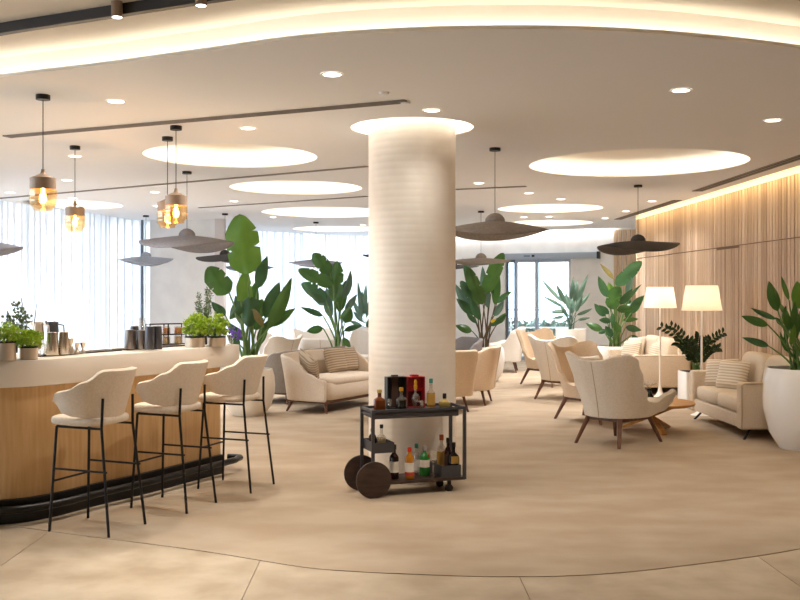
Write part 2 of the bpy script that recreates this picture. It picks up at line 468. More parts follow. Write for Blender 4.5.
# the ceiling reaches the glass; a ledge above the curtains closes the top
cumlen = [0]
for a, b in zip(cur, cur[1:]): cumlen.append(cumlen[-1] + (b - a).length)
def cur_at(s):
    for i in range(len(cumlen) - 1):
        if s <= cumlen[i + 1]:
            t = (s - cumlen[i]) / (cumlen[i + 1] - cumlen[i]); p = cur[i].lerp(cur[i + 1], t); d = (cur[i + 1] - cur[i]).normalized(); return p, Vector((-d.y, d.x))
    return cur[-1], Vector((0, 1))
def s_near(x, y):
    return min(range(len(cur)), key=lambda i: (cur[i] - Vector((x, y))).length)
cuts = [0, cumlen[s_near(-7.1, 10.5)], cumlen[s_near(*C(75, 211).xy)], cumlen[s_near(*C(150, 222.5).xy)], cumlen[s_near(*C(222, 228.5).xy)], cumlen[s_near(*C(310, 234).xy)], cumlen[-1]]
clabels = ['sheer white curtain beside the bar, hung before the side windows', 'sheer white curtain behind the herb pots on the bar',
           'sheer white curtain left of the pale plaster wall panel', 'sheer white curtain behind the pale plaster wall panel',
           'sheer white curtain between the grey pillar and the tall potted plant', 'sheer white curtain behind the far cream armchairs and the round column']
rnd = random.Random(11)
for ci in range(1, len(cuts) - 1):      # unseen side windows before the bar left bare to add daylight in front
    s = cuts[ci] + .03; e = cuts[ci + 1] - .03; pts = []; ph = 0
    wl = .2
    while s < e:
        p, n = cur_at(s)
        tg = Vector((n.y, -n.x)); pts.append(p + n * (.05 * math.sin(ph) + .015 * math.sin(ph * .37 + 1)) + tg * (.19 * wl * math.sin(2 * ph)))
        if int(ph / (2 * PI)) != int((ph + .45) / (2 * PI)): wl = rnd.uniform(.12, .32)
        ph += .45; s += wl * .45 / (2 * PI)
    m1 = MB(); n = len(pts)
    vs_ = [(p.x, p.y, z) for p in pts for z in (.03, 1.6, ZC + .04)]
    m1.add(vs_, [(i * 3 + j, i * 3 + 3 + j, i * 3 + 4 + j, i * 3 + 1 + j) for i in range(n - 1) for j in (0, 1)])
    tag(m1.build('curtain', 'curtain', smooth=True, angle=180), clabels[ci], 'curtain')
# plaster panel and pillar in front of the facade
pa, pb = P(150, 292, 19.0), P(216, 292, 18.75)
m1 = MB(); m1.add([(pa.x, pa.y, 0), (pb.x, pb.y, 0), (pb.x, pb.y + .2, 0), (pa.x, pa.y + .2, 0), (pa.x, pa.y, 3.1), (pb.x, pb.y, 3.1), (pb.x, pb.y + .2, 3.1), (pa.x, pa.y + .2, 3.1)],
       [(3, 2, 1, 0), (4, 5, 6, 7), (0, 1, 5, 4), (1, 2, 6, 5), (2, 3, 7, 6), (3, 0, 4, 7)])
struct(m1.build('wall_panel', 'plaster'))
pa, pb = P(214.8, 292, 18.6), P(224, 292, 18.6)
struct(MB().box(pa.x, pb.x, 18.6, 18.85, 0, 3.1).build('pillar', 'pillar'))
m = P(142, 292, 18.9)
tag(MB().box(m.x - .02, m.x + .02, 18.9, 18.96, 0, ZC).build('curtain_post', 'frame_dark'), 'thin dark metal post at the edge of the plaster wall panel', 'post')
# closing walls out of view
struct(MB().box(-9.2, 5.1, -3.4, -3.2, 0, 3.4).build('wall_front', 'plaster_plain'))
struct(MB().box(-9.2, -9.0, -3.2, 2.0, 0, 3.4).build('wall_left', 'plaster_plain'))
struct(MB().box(-9.2, -8.2, 1.9, 2.1, 0, 3.4).build('wall_left_return', 'plaster_plain'))

# ---- ceilings
ceil_px = [(0, 77), (100, 65), (200, 51.5), (300, 38), (400, 31), (500, 28.5), (600, 30), (700, 36.5), (800, 48)]
arc_c = [C(u, v).xy for u, v in ceil_px]
arc_c = spline([Vector((-9.1, 9.4)), Vector((-4.4, 7.3))] + arc_c + [Vector((3.3, 6.0)), Vector((CEX, 6.95))], 120)
ZU = 3.17
discs = []
def disc_px(ul, ur, vt, vb, r=None):
    yn, yf = 1363.2 / (CY - vt), 1363.2 / (CY - vb); yc = (yn + yf) / 2
    xc = ((ul + ur) / 2 - CX) * yc / FPX; rr = r or (ur - ul) / 2 * yc / FPX
    discs.append((xc, yc, rr))
disc_px(530, 743, 148, 177.5); disc_px(145, 317, 143, 168); disc_px(230, 362, 180, 195.2); disc_px(262, 394, 206.5, 218)
disc_px(293, 380, 226.2, 231.8); disc_px(10, 127, 200, 209.2, .86); disc_px(498, 602, 204, 213); disc_px(507, 592, 219, 227)
COLX, COLY, COLR, RINGR = .226, 8.32, .378, .53
outer = [(p.x, p.y) for p in arc_c] + [(CEX, 18.49), (6.6, 18.49)]
e0 = bw_b + bw_d * tR + bw_n * .14; e1 = bw_b + bw_d * (tL + .05) + bw_n * .14
outer += [(6.5, e0.y + (6.5 - e0.x) * bw_d.y / bw_d.x), (e1.x, e1.y)]
cin = offset(cur, -.1)
outer += [(p.x, p.y) for p in reversed(cin[:-4]) if p.y > 9.6]
def ring_verts(bm, cx_, cy_, r, z, seg=64): return [bm.verts.new((cx_ + r * math.cos(2 * PI * k / seg), cy_ + r * math.sin(2 * PI * k / seg), z)) for k in range(seg)]
bm = bmesh.new(); edges = []
def loop(vs_):
    for i in range(len(vs_)): edges.append(bm.edges.new((vs_[i], vs_[(i + 1) % len(vs_)])))
loop([bm.verts.new((x, y, ZC)) for x, y in outer])
for (x, y, r) in discs: loop(ring_verts(bm, x, y, r, ZC))
loop(ring_verts(bm, COLX, COLY, RINGR, ZC))
bmesh.ops.triangle_fill(bm, use_beauty=True, use_dissolve=False, edges=edges, normal=(0, 0, -1))
me = bpy.data.meshes.new('ceiling'); bm.to_mesh(me); bm.free(); me.materials.append(MATS['ceiling'])
ceil = struct(link('ceiling', me))
struct(MB().box(-9.2, 6.8, -3.4, 25.5, 3.38, 3.5).build('roof_slab', 'ceiling_upper'))
# upper ceiling in front of the curved edge, the lit fascia and its lip
arc_back = offset(arc_c, .075); n = len(arc_back)
m1 = MB()
vs_ = [(p.x, p.y, ZU) for p in arc_back] + [(p.x, -3.3, ZU) for p in arc_back]
m1.add(vs_, [(i, i + 1, n + i + 1, n + i) for i in range(n - 1)])
b0, b1 = arc_back[0], arc_back[-1]
m1.add([(b1.x, b1.y, ZU), (WX, b1.y, ZU), (WX, -3.3, ZU), (b1.x, -3.3, ZU)], [(0, 1, 2, 3)])
m1.add([(b0.x, b0.y, ZU), (-9.2, b0.y, ZU), (-9.2, -3.3, ZU), (b0.x, -3.3, ZU)], [(0, 1, 2, 3)])
struct(m1.build('ceiling_upper', 'ceiling_upper'))
m1 = MB(); vs_ = [(p.x, p.y, ZC) for p in arc_back] + [(p.x, p.y, ZU + .01) for p in arc_back]
m1.add(vs_, [(i, i + 1, n + i + 1, n + i) for i in range(n - 1)])
struct(m1.build('trim_2', 'cove_white', smooth=True, angle=180))
lip_in = offset(arc_c, .01); ZL = ZC + .018
m1 = MB()
vs_ = [(p.x, p.y, ZC - .004) for p in arc_c] + [(p.x, p.y, ZL) for p in arc_c] + [(p.x, p.y, ZL) for p in lip_in] + [(p.x, p.y, ZC - .004) for p in lip_in]
m1.add(vs_, [(i + a * n, i + 1 + a * n, i + 1 + ((a + 1) % 4) * n, i + ((a + 1) % 4) * n) for i in range(n - 1) for a in range(4)])
struct(m1.build('trim_3', 'cove_white', smooth=True))
la, lb = offset(arc_c, .02), offset(arc_c, .045)
m1 = MB(); m1.add([(p.x, p.y, ZC + .008) for p in la] + [(p.x, p.y, ZC + .008) for p in lb], [(i, i + 1, n + i + 1, n + i) for i in range(n - 1)])
tag(m1.build('cove_light_strip', 'led_front'), 'warm light strip behind the curved edge of the lower ceiling', 'light strip')
# light strip in the gap before the back wall
m1 = MB(); bwbox(m1, tL + .1, tS, .055, .085, ZC + .03, ZC + .034)
tag(m1.build('cove_light_strip', 'led'), 'light strip in the ceiling gap above the glass sliding door wall', 'light strip')
# round coffers
def coffer(x, y, r, depth, label, top=True, ledw=.03, emat='led_disc', grp='round ceiling coffers'):
    t = thing('ceiling_coffer', label, 'coffer', (x, y, ZC), 0, grp)
    m1 = MB(); rc = r + .12
    m1.lathe([(r, 0), (r, .012), (rc, .012), (rc, depth * .4), (rc - .02, depth * .62), (rc - .07, depth * .82), (rc - .15, depth * .95), (rc - .25, depth), (.001, depth)] if top else [(r, 0), (r, .012), (rc, .012), (rc, depth), (r * .3, depth)], 64, cap0=False, cap1=False)
    m1.build('recess', 'cove_white', t, smooth=True, angle=60)
    m1 = MB(); m1.lathe([(r + .04, .016), (r + .04 + ledw, .016)], 64, cap0=False, cap1=False)
    m1.build('light_ring', emat, t)
    return t
dl = ['round lit ceiling coffer over the nearest pair of winged armchairs', 'round lit ceiling coffer above the bar between the wide brimmed pendants and column',
      'round lit ceiling coffer, second out from the bar towards the windows', 'round lit ceiling coffer above the tall plants beside the column',
      'round lit ceiling coffer closest to the window curtains behind the column', 'round lit ceiling coffer over the curtained corner behind the bar',
      'round lit ceiling coffer over the farther pair of winged armchairs', 'round lit ceiling coffer before the glass sliding door']
for (x, y, r), l in zip(discs, dl): coffer(x, y, r, .19, l)
coffer(COLX, COLY, RINGR, .15, 'narrow lit ring recess around the head of the column', False, .03, 'led_ring', None)

# ---- column
prof = []
nr = 54
for i in range(nr):
    z0 = i * 3.15 / nr; h = 3.15 / nr
    for t_, d in ((0, 0), (.15, .0007), (.5, .001), (.85, .0007)): prof.append((COLR - .002 + d, z0 + t_ * h))
prof.append((COLR - .002, 3.15))
colm = MB().lathe(prof, 56).build('column', 'column', smooth=True, angle=60, loc=(COLX, COLY, 0)); struct(colm)
tag(colm, 'round cream column with fine horizontal ribs behind the bar cart', 'column')

# ---- slots (linear air diffusers) in the ceiling
def slot(p, q, wd, label, slats=True):
    p, q = Vector((p[0], p[1])), Vector((q[0], q[1])); d = (q - p).normalized(); L = (q - p).length
    t = thing('air_diffuser', label, 'air vent', (p.x, p.y, ZC), math.atan2(d.y, d.x))
    MB().box(0, L, -wd / 2, wd / 2, -.004, -.001).build('backing', 'grille_dark', t)
    for s in (-1, 0, 1):
        MB().box(0, L, s * wd / 2 - wd * .09, s * wd / 2 + wd * .09, -.01, -.003).build('slat', 'grille', t)
    MB().box(-.01, 0, -wd / 2 - .01, wd / 2 + .01, -.012, -.001).build('end_cap', 'grille', t)
    return t
slot(C(8, 136).xy, C(407, 100.5).xy, .09, 'long dark slotted air diffuser crossing the ceiling before the column')
slot(C(0, 198).xy, C(367, 166).xy, .06, 'long dark slotted air diffuser between the two lit coffers near the bar')
slot(C(200, 207.5).xy, C(367, 196).xy, .06, 'thin slotted air diffuser beyond the second lit coffer from the bar')
slot(C(457, 189).xy, C(526, 186).xy, .07, 'short slotted air diffuser on the ceiling right behind the column')
slot(C(697.5, 190.5).xy, C(806, 154.5).xy, .13, 'long slotted air diffuser beside the cove of the slatted wall')
slot(C(618, 219).xy, C(677, 200).xy, .13, 'farther slotted air diffuser near the end of the slatted wall')

# ---- downlights
rim = MB().lathe([(.058, -.001), (.06, -.006), (.074, -.006), (.076, -.001)], 24, cap0=False, cap1=False).mesh('trim_ring', 'cove_white', True)
lens = MB().lathe([(.001, -.004), (.066, -.004)], 24, cap0=False, cap1=False).mesh('lens', 'down_lens')
def downlight(x, y, power, label, ang=130, z=ZC, col=(1, .985, .96)):
    t = thing('downlight', label, 'downlight', (x, y, z), 0, 'recessed ceiling downlights')
    link('trim_ring', rim, t); link('lens', lens, t)
    if power: spot(t, (0, 0, -.02), power, ang, col=col)
    return t
dpx = [(332, 74, 40, 'before the column'), (116, 101, 34, 'over the bar stools'), (432, 110, 10, 'beside the column ring'), (248, 128, 50, 'between diffuser and the coffer by the bar'),
       (681, 90, 38, 'before the first lounge coffer'), (773, 120, 38, 'above the large white pot'), (75, 156, 80, 'above the bar back'), (67, 180, 80, 'between the bar diffuser and the corner coffer'), (73, 198, 80, 'near the curtained corner'),
       (155, 192, 90, 'between the bar coffers'), (157, 206, 90, 'beyond the bar pendants'), (234, 201, 80, 'past the second bar coffer'), (479, 183, 70, 'right behind the column'),
       (529, 193, 80, 'between the lounge coffers'), (561, 199, 80, 'before the middle lounge coffer'), (524, 217, 90, 'between the far lounge coffers'), (549, 216.5, 90, 'next to another one between the far lounge coffers'),
       (652, 201, 30, 'over the sofas by the slatted wall'), (626, 211, 40, 'over the far sofa'), (605, 218, 90, 'near the end of the slatted wall'), (273, 217, 80, 'above the tall plant'),
       (363, 225, 60, 'near the window curtains'), (10, 192.5, 60, 'in the curtained corner')]
for u, v, p, l in dpx:
    c = C(u, v); downlight(c.x, c.y, p, col=(1, .95, .87) if v < 130 else (1, .99, .98), label='small round recessed ceiling downlight ' + l)
for x, y in ((-1.2, 7.0), (1.1, 6.6)): pass
# sensors
for u, v, dl_ in ((384, 92.3, 'tiny round detector on the ceiling before the long diffuser'), (405, 101.7, 'tiny round detector at the end of the long diffuser')):
    c = C(u, v); MB().lathe([(.001, -.02), (.03, -.015), (.04, -.002), (.04, 0)], 16, cap0=False).build('ceiling_sensor', 'ceiling', loc=c, smooth=True)
    tag(COL.objects[-1], dl_, 'detector', 'ceiling detectors')

# ---- track with cylinder spots under the upper ceiling
tr_px = [(-40, 38), (0, 29.5), (60, 20), (117, 11), (200, -2), (260, -11)]
trk = spline([T(u, v, ZU - .03).xy for u, v in tr_px], 40)
tt = thing('track_light', 'dark curved ceiling track with small cylinder spotlights', 'track light')
ta, tb = offset(trk, .022), offset(trk, -.022); n = len(trk)
m1 = MB(); vs_ = [(p.x, p.y, z) for z in (ZU - .06, ZU) for q in (ta, tb) for p in q]
m1.add(vs_, [(i, i + 1, n + i + 1, n + i) for i in range(n - 1)] + [(i, i + 1, 2 * n + i + 1, 2 * n + i) for i in range(n - 1)] + [(n + i, n + i + 1, 3 * n + i + 1, 3 * n + i) for i in range(n - 1)] + [(0, n, 3 * n, 2 * n), (n - 1, 2 * n - 1, 4 * n - 1, 3 * n - 1)])
m1.build('rail', 'track', tt)
for u, v in ((117, 9), (201, -3)):
    c = T(u, v, ZU - .04)
    h = MB().lathe([(.03, -.085), (.03, 0.0)], 20).build('spot_head', 'cap_bronze', tt, smooth=True, loc=(c.x, c.y, ZU))
    MB().lathe([(.001, -.0855), (.026, -.0855)], 20, cap0=False, cap1=False).build('lens', 'down_lens', h)
    spot(h, (0, 0, -.1), 60, 60)
# ================================================================== BAR
edge = spline([Vector(p) for p in [(-4.9, 6.75), (-4.0, 6.6), (-3.2, 6.5), (-2.64, 6.54), (-2.355, 6.74), (-2.13, 7.13), (-1.857, 7.57), (-1.575, 8.11), (-1.36, 8.5)]], 60)
DIR = Vector((.47, .883)); NRM = Vector((-.883, .47))
end_o = Vector((-1.307, 8.60)); end_i = end_o + NRM * .6
def corner(p, a, b, r, n=5):      # rounded corner at p, coming from direction a, leaving in direction b
    p0, p1 = p - a * r, p + b * r
    return [p0 * (1 - t) ** 2 + p * 2 * t * (1 - t) + p1 * t * t for t in [i / n for i in range(n + 1)]]
def bar_poly(front, end_in, back_in):
    e = [p for p in offset(edge, front)]
    eo = end_o - DIR * end_in; ei = end_i - DIR * end_in
    eo = eo + NRM * front; ei = ei - NRM * back_in
    while (eo - e[-1]).dot(DIR) < .08: e.pop()
    poly = e + corner(eo, DIR, NRM, .02) + corner(ei, NRM, -DIR, .02)
    poly += [Vector((-2.62 + back_in * .883, 7.44 - back_in * .2)), Vector((-2.85, 7.24 - back_in)), Vector((-3.3, 7.18 - back_in)), Vector((-4.9, 7.35 - back_in))]
    return [(p.x, p.y) for p in poly]
bar = thing('bar_counter', 'curved bar counter with pale stone top and oak front', 'bar counter')
MB().prism(bar_poly(0, 0, 0), .945, 1.13).build('countertop', 'solid_white', bar, bevel=.008)
MB().prism(bar_poly(.08, .17, .05), .168, .945).build('front_panel', 'oak', bar, smooth=True, angle=35)
MB().prism(bar_poly(.045, .17, .05), .004, .168).build('plinth', 'plinth', bar, smooth=True, angle=35)
rl = [Vector((p.x, p.y, .115)) for p in offset(edge, -.035)] + [Vector((end_o.x - .02, end_o.y - .04, .115)), Vector((end_o.x, end_o.y + .01, .115)), Vector((end_o.x - .03, end_o.y + .05, .115)), Vector((end_o.x - .12, end_o.y + .06, .115))]
fr = MB().tube(rl, .027, 10).build('foot_rail', 'plinth', bar, smooth=True)
for i in (22, 32, 42, 52):
    p = offset(edge, -.03)[i]; q = offset(edge, .06)[i]
    MB().tube([(p.x, p.y, .115), (q.x, q.y, .115)], .012, 8).build('bracket', 'black_metal', fr, smooth=True)
# bar mats
def on_bar(u, v): return T(u, v, 1.13)
bm_a = thing('bar_mat', 'long black rubber bar mat under the steel shakers', 'bar mat', (0, 0, 0))
p0 = Vector((-2.42, 7.02)); 
for kx, (s0, s1, l) in enumerate(((-.1, .72, None), (.78, 1.5, None))):
    a = p0 + DIR * s0; b = p0 + DIR * s1
    poly = [a + NRM * .03, b + NRM * .03, b + NRM * .2, a + NRM * .2]
    MB().prism([(q.x, q.y) for q in poly], 1.13, 1.139).build('mat_strip', 'mat_rubber', bm_a)

# ---- bar stools (local +x = facing)
def make_stool():
    t = thing('bar_stool', 's', 'bar stool')
    MB().superell((.06, 0, .742), .215, .215, .034, .45, .5, 28, 11).build('seat', 'stool_fabric', t, smooth=True, angle=180)
    def back(u, v):
        th = math.radians(-108 + 216 * u); a = abs(th) / math.radians(108)
        zt = lerp_table([(0, 1.085), (.34, 1.085), (.58, 1.01), (.8, .955), (.94, .94), (.985, .915), (1, .885)], a)
        zb = lerp_table([(0, .765), (.4, .77), (.7, .785), (.92, .805), (.985, .83), (1, .86)], a)
        rx, ry = .158 + .11 * v, .225 + .04 * v
        return (.03 - rx * math.cos(th) + .045 * a * a, ry * math.sin(th), zb + (zt - zb) * v)
    m1 = MB(); m1.grid(back, 41, 9)
    o = m1.build('backrest', 'stool_fabric', t, smooth=True, angle=180)
    sd = o.modifiers.new('solid', 'SOLIDIFY'); sd.thickness = .042; sd.offset = 0
    bv = o.modifiers.new('bevel', 'BEVEL'); bv.width = .018; bv.segments = 3; bv.limit_method = 'ANGLE'; bv.angle_limit = math.radians(50)
    for s in (-1, 1):
        MB().tube([(.24, s * .195, 0), (.205, s * .165, .70), (.18, s * .16, .715)], .0095, 8).build('leg', 'black_metal', t, smooth=True)
        MB().tube([(-.245, s * .195, 0), (-.163, s * .165, .70), (-.168, s * .158, .90)], .0095, 8).build('leg', 'black_metal', t, smooth=True)
        MB().tube([(.22, s * .178, .42), (-.214, s * .178, .42)], .0075, 6).build('stretcher', 'black_metal', t, smooth=True)
        MB().tube([(.2, s * .162, .70), (-.163, s * .165, .70)], .0085, 6).build('seat_rail', 'black_metal', t, smooth=True)
    MB().tube([(.224, -.18, .335), (.224, .18, .335)], .0075, 6).build('foot_rest', 'black_metal', t, smooth=True)
    MB().tube([(.2, -.162, .70), (.2, .162, .70)], .0085, 6).build('seat_rail', 'black_metal', t, smooth=True)
    return t
stool = make_stool()
st = [(-1.955, 6.51, 158, 'cream upholstered bar stool at the curved corner of the bar'), (-1.588, 7.185, 158, 'cream upholstered bar stool between the two other stools'),
      (-1.23, 7.88, 159, 'cream upholstered bar stool at the squared end of the bar')]
for i, (x, y, a, l) in enumerate(st):
    if i == 0:
        stool.location = (x, y, 0); stool.rotation_euler = (0, 0, math.radians(a)); stool['label'] = l; stool['group'] = 'bar stools'
    else: dup(stool, (x, y, 0), math.radians(a), l, 'bar stools')

# ---- glass pendants over the bar
def make_pendant():
    t = thing('glass_pendant', 'p', 'pendant lamp')
    MB().lathe([(.05, -.035), (.05, 0)], 20).build('canopy', 'black_metal', t, smooth=True)
    MB().tube([(0, 0, -.035), (0, 0, -.54)], .0035, 6).build('cord', 'cord', t)
    MB().lathe([(.012, -.535), (.016, -.56), (.022, -.568), (.091, -.60), (.091, -.682)], 28, cap1=False).build('cap', 'cap_bronze', t, smooth=True, angle=25)
    g = MB().lathe([(.094, -.682), (.096, -.72), (.09, -.735), (.096, -.75), (.093, -.79), (.07, -.81), (.066, -.83), (.03, -.832)], 28, cap0=False).build('glass', 'amber_glass', t, smooth=True, angle=60)
    b = MB().lathe([(.012, -.66), (.012, -.70), (.02, -.72), (.026, -.75), (.018, -.775), (.004, -.785)], 14).build('bulb', 'filament', t, smooth=True)
    l = bpy.data.lights.new('lamp_light', 'POINT'); l.energy = 5; l.color = (1, .72, .4); l.shadow_soft_size = .03
    lo = bpy.data.objects.new('lamp_light', l); COL.objects.link(lo); lo.parent = t; lo.location = (0, 0, -.88)
    return t
gp = make_pendant()
pp = [(43, 95, 'amber glass pendant lamp hanging over the herb pots on the bar'), (75, 146, 'amber glass pendant lamp hanging behind the steel shakers'),
      (176, 126, 'amber glass pendant lamp over the squared bar end, the front one of a pair'), (167.5, 137, 'amber glass pendant lamp over the squared bar end, the rear one of a pair')]
for i, (u, v, l) in enumerate(pp):
    c = C(u, v); o = gp if i == 0 else copy_tree(gp)
    o.location = c; o['label'] = l; o['group'] = 'amber glass pendants over the bar'

# ---- wide brimmed hat pendants
def make_hat(c, zb, R, m, label, rot=0.0, tilt=(0, 0), droop=(.06, .035), wave=.0, bulb=True):
    """c: ceiling point; zb: height of the crown's foot"""
    t = thing('hat_pendant', label, 'pendant lamp', c, 0, 'wide brimmed hat pendants')
    MB().lathe([(.055, -.03), (.055, 0)], 20).build('canopy', 'black_metal', t, smooth=True)
    dz = zb - c[2]
    MB().tube([(0, 0, -.03), (0, 0, dz + .085)], .0035, 6).build('cord', 'cord', t)
    def f(u, v):
        a = 2 * PI * u
        if v < .25:
            k = v / .25; r = .095 * math.sin(k * PI / 2); z = .09 * math.cos(k * PI / 2)
        else:
            k = (v - .25) / .75; r = .095 + (R - .095) * k
            z = -(droop[0] - droop[1] * math.cos(2 * (a - rot))) * k ** 1.4 + wave * math.sin(3 * a + rot) * k * k
            z += (tilt[0] * math.cos(a) + tilt[1] * math.sin(a)) * k * k
        rr = r * (1 + .004 * math.cos(48 * a) * (v > .3))
        return (rr * math.cos(a), rr * math.sin(a), dz + z)
    m1 = MB(); m1.grid(f, 96, 17, True)
    o = m1.build('shade', m, t, smooth=True, angle=60)
    sd = o.modifiers.new('solid', 'SOLIDIFY'); sd.thickness = .006; sd.offset = -1
    if bulb:
        MB().superell((0, 0, dz - .015), .035, .035, .04, 1, 1, 14, 9).build('bulb', 'bulb', t, smooth=True, angle=180)
        MB().tube([(0, 0, dz + .07), (0, 0, dz + .02)], .018, 10).build('lamp_holder', 'black_metal', t)
    return t
def hat_px(u, vcan, vfoot, R, m, label, Y=None, **kw):
    c = C(u, vcan) if Y is None else Vector(((u - CX) * Y / FPX, Y, ZC))
    zb = EYE + (CY - vfoot) * c.y / FPX
    return make_hat(tuple(c), zb, R, m, label, **kw)
hat_px(495, 148, 222.5, .52, 'hat_brown_haze', 'wide brimmed brown pendant lamp beside the column, the larger one', rot=0, droop=(.115, .04))
hat_px(638, 185, 241.5, .53, 'hat_dark', 'wide brimmed dark pendant lamp hanging before the slatted wall', rot=.15, droop=(.10, .06), tilt=(.025, 0), wave=.0)
hat_px(187, 171.5, 236.5, .55, 'hat_grey_haze', 'wide brimmed grey pendant lamp over the squared end of the bar', rot=-.2, droop=(.11, .055), tilt=(-.01, 0), wave=.01)
hat_px(146, 218.5, 257, .5, 'hat_pale_haze', 'wide brimmed pendant lamp paled by painted haze before the dark metal post', Y=17.8, rot=.3, droop=(.10, .055), wave=.015)
hat_px(-26, 0, 241, .55, 'hat_grey_haze', 'wide brimmed pendant lamp over the bar, near the corner curtain', Y=11.4, rot=.2, droop=(.12, .05))
hat_px(225, 213.5, 255, .52, 'hat_dark', 'wide brimmed pendant lamp before the grey pillar, half behind a big leaf', rot=-.4, droop=(.10, .05), tilt=(-.02, 0))
hat_px(249, 0, 265, .52, 'hat_grey_haze', 'wide brimmed pendant lamp behind the largest plant leaf', Y=20.2, rot=.3, droop=(.09, .05))
hat_px(316, 222, 260, .54, 'hat_grey_haze', 'wide brimmed pendant lamp above the plant behind the loveseat', rot=.0, droop=(.10, .045))
hat_px(481, 211, 258.5, .53, 'hat_brown_haze', 'wide brimmed pendant lamp over the bird of paradise by the column', rot=.15, droop=(.075, .035), tilt=(.0, 0))
hat_px(452, 0, 265, .52, 'hat_dark', 'dark wide brimmed pendant lamp showing low beside the column', Y=18.6, rot=.2, droop=(.05, .03))
hat_px(393, 0, 254, .53, 'hat_dark', 'wide brimmed pendant lamp almost hidden by the column', Y=16.8, rot=.2, droop=(.05, .03))
# ================================================================== SEATING (local +x = facing, +y = left)
def shell(name, m, parent, plan, zb, zt, lean, th, nu=45, nv=9, power=1.3, sub=1):
    pl = spline([Vector(p) for p in plan], nu)
    def fn(u, v):
        i = min(int(round(u * (nu - 1))), nu - 1); p = pl[i]
        d = (pl[min(i + 1, nu - 1)] - pl[max(i - 1, 0)]).normalized(); n_ = Vector((-d.y, d.x))
        a = abs(2 * u - 1); L = lean(a); q = p + n_ * L * v ** power
        return (q.x, q.y, zb(a) + (zt(a) - zb(a)) * v)
    m1 = MB(); m1.grid(fn, nu, nv)
    o = m1.build(name, m, parent, smooth=True, angle=180)
    sd = o.modifiers.new('solid', 'SOLIDIFY'); sd.thickness = th; sd.offset = 1
    bv = o.modifiers.new('bevel', 'BEVEL'); bv.width = th * .38; bv.segments = 3; bv.limit_method = 'ANGLE'; bv.angle_limit = math.radians(50)
    return o
def pillow(w, h, t, m):
    """a pillow in the local x(thickness) / y(width) / z(height) frame, standing on z=0"""
    m1 = MB()
    for s in (-1, 1):
        def fn(u, v):
            a, b = 2 * u - 1, 2 * v - 1
            k = (max(0, 1 - a ** 4) * max(0, 1 - b ** 4)) ** .5
            pin = 1 - .06 * (1 - abs(a)) * abs(b) ** 3 - .0; pin2 = 1 - .06 * (1 - abs(b)) * abs(a) ** 3
            return (s * t / 2 * k, a * w / 2 * pin2, h / 2 + b * h / 2 * pin)
        m1.grid(fn, 15, 15)
    return m1.mesh('pillow', m, True, 180)
PIL = {k: pillow(.45, .35, .15, k) for k in ('pillow_stripe', 'pillow_brown', 'boucle')}
def place_pillow(loc, rz, lean, roll, m, label, group=None):
    o = link('pillow', PIL[m], None, loc); o.rotation_mode = 'XYZ'
    o.rotation_euler = (roll, lean, rz)
    return tag(o, label, 'pillow', group)

def wing_chair(label, m, loc, rz):
    t = thing('wing_armchair', label, 'armchair', loc, rz, 'winged armchairs')
    plan = [(.38, -.38), (.2, -.345), (.02, -.305), (-.15, -.26), (-.255, -.155), (-.29, 0), (-.255, .155), (-.15, .26), (.02, .305), (.2, .345), (.38, .38)]
    zt = lambda a: lerp_table([(0, .895), (.10, .905), (.22, .955), (.30, .975), (.36, .95), (.42, .82), (.48, .62), (.55, .49), (.68, .475), (.85, .55), (.95, .59), (1, .57)], a)
    zb = lambda a: lerp_table([(0, .30), (.6, .31), (.85, .36), (1, .44)], a)
    lean = lambda a: lerp_table([(0, .14), (.2, .18), (.32, .21), (.44, .15), (.58, .06), (1, .09)], a)
    shell('shell', m, t, plan, zb, zt, lean, .045, 65, 11, 1.2)
    MB().superell((.08, 0, .335), .29, .29, .055, .4, .45, 28, 9).build('seat_base', m, t, smooth=True, angle=180)
    MB().superell((.10, 0, .41), .33, .305, .065, .4, .4, 28, 9).build('seat_cushion', m, t, smooth=True, angle=180)
    fr = MB()
    for s in (-1, 1):
        MB().tube([(-.37, s * .27, 0), (-.25, s * .2, .27), (-.2, s * .18, .29)], [.017, .027, .028], 8).build('leg', 'walnut', t, smooth=True)
        MB().tube([(.38, s * .29, 0), (.26, s * .22, .27), (.2, s * .2, .29)], [.017, .027, .028], 8).build('leg', 'walnut', t, smooth=True)
        fr.bar((-.25, s * .2, .275), (.26, s * .22, .275), .03, .04)
    fr.bar((-.24, -.2, .275), (-.24, .2, .275), .03, .04); fr.bar((.24, -.21, .275), (.24, .21, .275), .03, .04)
    fr.build('frame', 'walnut', t)
    sm = MB().tube([(-.334 - .14 * (k / 8 * .97) ** 1.2, 0, .30 + .595 * k / 8 * .97) for k in range(9)], .006, 6).build('seam', 'piping', t, smooth=True)
    return t
R_ = math.radians
wing_chair('greige winged armchair with its back turned, beside the round wooden table', 'boucle', (2.46, 10.2, 0), R_(42))
wing_chair('tan winged armchair facing the round wooden table with a cushion', 'boucle_tan', (2.57, 11.98, 0), R_(-52))
wing_chair('greige winged armchair with its back turned, between two tan ones', 'boucle', (2.67, 14.35, 0), R_(42))
wing_chair('tan winged armchair nearest the glass sliding door', 'boucle_tan', (2.77, 16.5, 0), R_(-52))
place_pillow((2.575, 11.97, .46), R_(-52), -.25, 0, 'boucle', 'plain cushion on the tan winged armchair facing the wooden table')
place_pillow((2.40, 10.12, .46), R_(42), -.25, 0, 'pillow_stripe', 'striped cushion on the greige winged armchair beside the wooden table')

